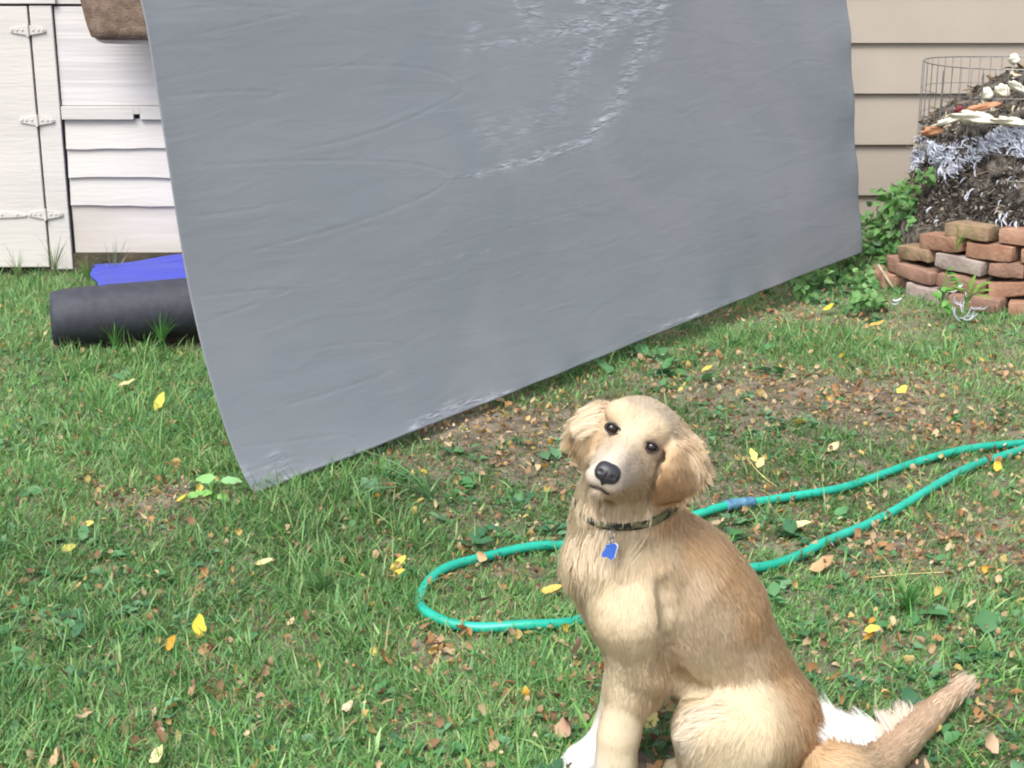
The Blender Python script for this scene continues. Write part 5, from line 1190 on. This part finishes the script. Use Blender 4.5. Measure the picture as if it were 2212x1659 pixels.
# collar fitted on the neck
def march(c_, d_, off):
    s_ = np.linspace(.02, .16, 120); v_ = F.sample(c_ + d_ * s_[:, None], False); i = np.argmax(v_ > off)
    return c_ + d_ * s_[i]
A_ = nrm(np.cross(CN, [0, 1, 0])); B_ = np.cross(CN, A_)
rows = []
for o_ in (-.006, -.003, .0, .003, .006):
    ring_ = []
    for a in np.linspace(0, 2 * math.pi, 73)[:-1]:
        ring_.append(march(CC_c + CN * o_, A_ * math.cos(a) + B_ * math.sin(a), .0045))
    ring_ = np.array(ring_)
    for _ in range(3): ring_ = (np.roll(ring_, 1, 0) + ring_ * 2 + np.roll(ring_, -1, 0)) / 4
    rows.append(ring_)
Vc = np.vstack(rows); qc = [[i * 72 + j, i * 72 + (j + 1) % 72, (i + 1) * 72 + (j + 1) % 72, (i + 1) * 72 + j] for i in range(4) for j in range(72)]
M_collar = noise_mat('camouflage_collar', (.018, .022, .014), (.12, .12, .06), 70, .8, .6, 300, lo=.45, hi=.55, bdist=.002)
col_o = mesh_obj('collar', Vc, [qc], M_collar, dog); md = col_o.modifiers.new('s', 'SOLIDIFY'); md.thickness = .0035; md.offset = 0
# ring, chain and blue tag
M_met = noise_mat('metal_ring', (.35, .35, .36), (.5, .5, .5), 50, .35, metal=1)
M_tag = noise_mat('blue_enamel', (.04, .12, .48), (.05, .15, .55), 20, .35, spec=.5)
M_tagb = noise_mat('tag_edge', (.6, .66, .8), (.7, .75, .88), 20, .4)
fr_i = int(np.argmin(rows[2] @ np.array([.0, 1, .15]) + np.abs(((rows[2][:, 0] - atY(1322, 1142, 2.07)[0]) * 3))))
cpos = rows[4][fr_i]; 
yT = cpos[1] - .012
an = np.linspace(0, 2 * math.pi, 25)
def ringm(c_, r, tilt, tr=.0009):
    return MB().tube(np.stack([c_[0] + r * np.cos(an) * math.cos(tilt), c_[1] + r * np.cos(an) * math.sin(tilt), c_[2] + r * np.sin(an)], -1), tr, 6, False)
rt = atY(1322, 1153, yT); ro = ringm(rt, .0075, .9).build('metal_ring', M_met, col_o, smooth=True)
m = MB()
for i in range(3):
    cpt = atY(1321 - i * 1.5, 1164 + i * 5.5, yT - .001); mm = ringm(cpt, .0034, (i % 2) * 1.5 + .2, .0007)
    m.v += mm.v; m.q += [x for x in mm.q] if not m.q else [x + sum(len(y) for y in m.v[:-1]) for x in mm.q]
m.build('tag_chain', M_met, col_o, smooth=True)
pts = [(1309, 1177), (1328, 1174), (1333, 1180), (1326, 1205), (1319, 1210), (1312, 1203), (1305, 1204), (1299, 1203), (1301, 1193), (1308, 1184)]
def plate(pts, y, th, name, mat, grow=0, parent=None):
    cx_, cy_ = np.mean(pts, 0); V = []
    for yy in (y, y + th):
        for x, yv in pts: V.append(atY(cx_ + (x - cx_) * (1 + grow), cy_ + (yv - cy_) * (1 + grow), yy))
    n_ = len(pts); V = np.array(V); V = np.vstack([V, V[:n_].mean(0), V[n_:].mean(0)])
    q = [[i, (i + 1) % n_, n_ + (i + 1) % n_, n_ + i] for i in range(n_)]; t_ = [[i, 2 * n_, (i + 1) % n_] for i in range(n_)] + [[n_ + i, n_ + (i + 1) % n_, 2 * n_ + 1] for i in range(n_)]
    return mesh_obj(name, V, [q, t_], mat, parent, smooth=False)
plate(pts, yT - .004, .0012, 'blue_tag', M_tag, 0, col_o)
plate([(x + 3.0, y - 1) for x, y in pts], yT - .0025, .001, 'tag_edge', M_tagb, .02, col_o)
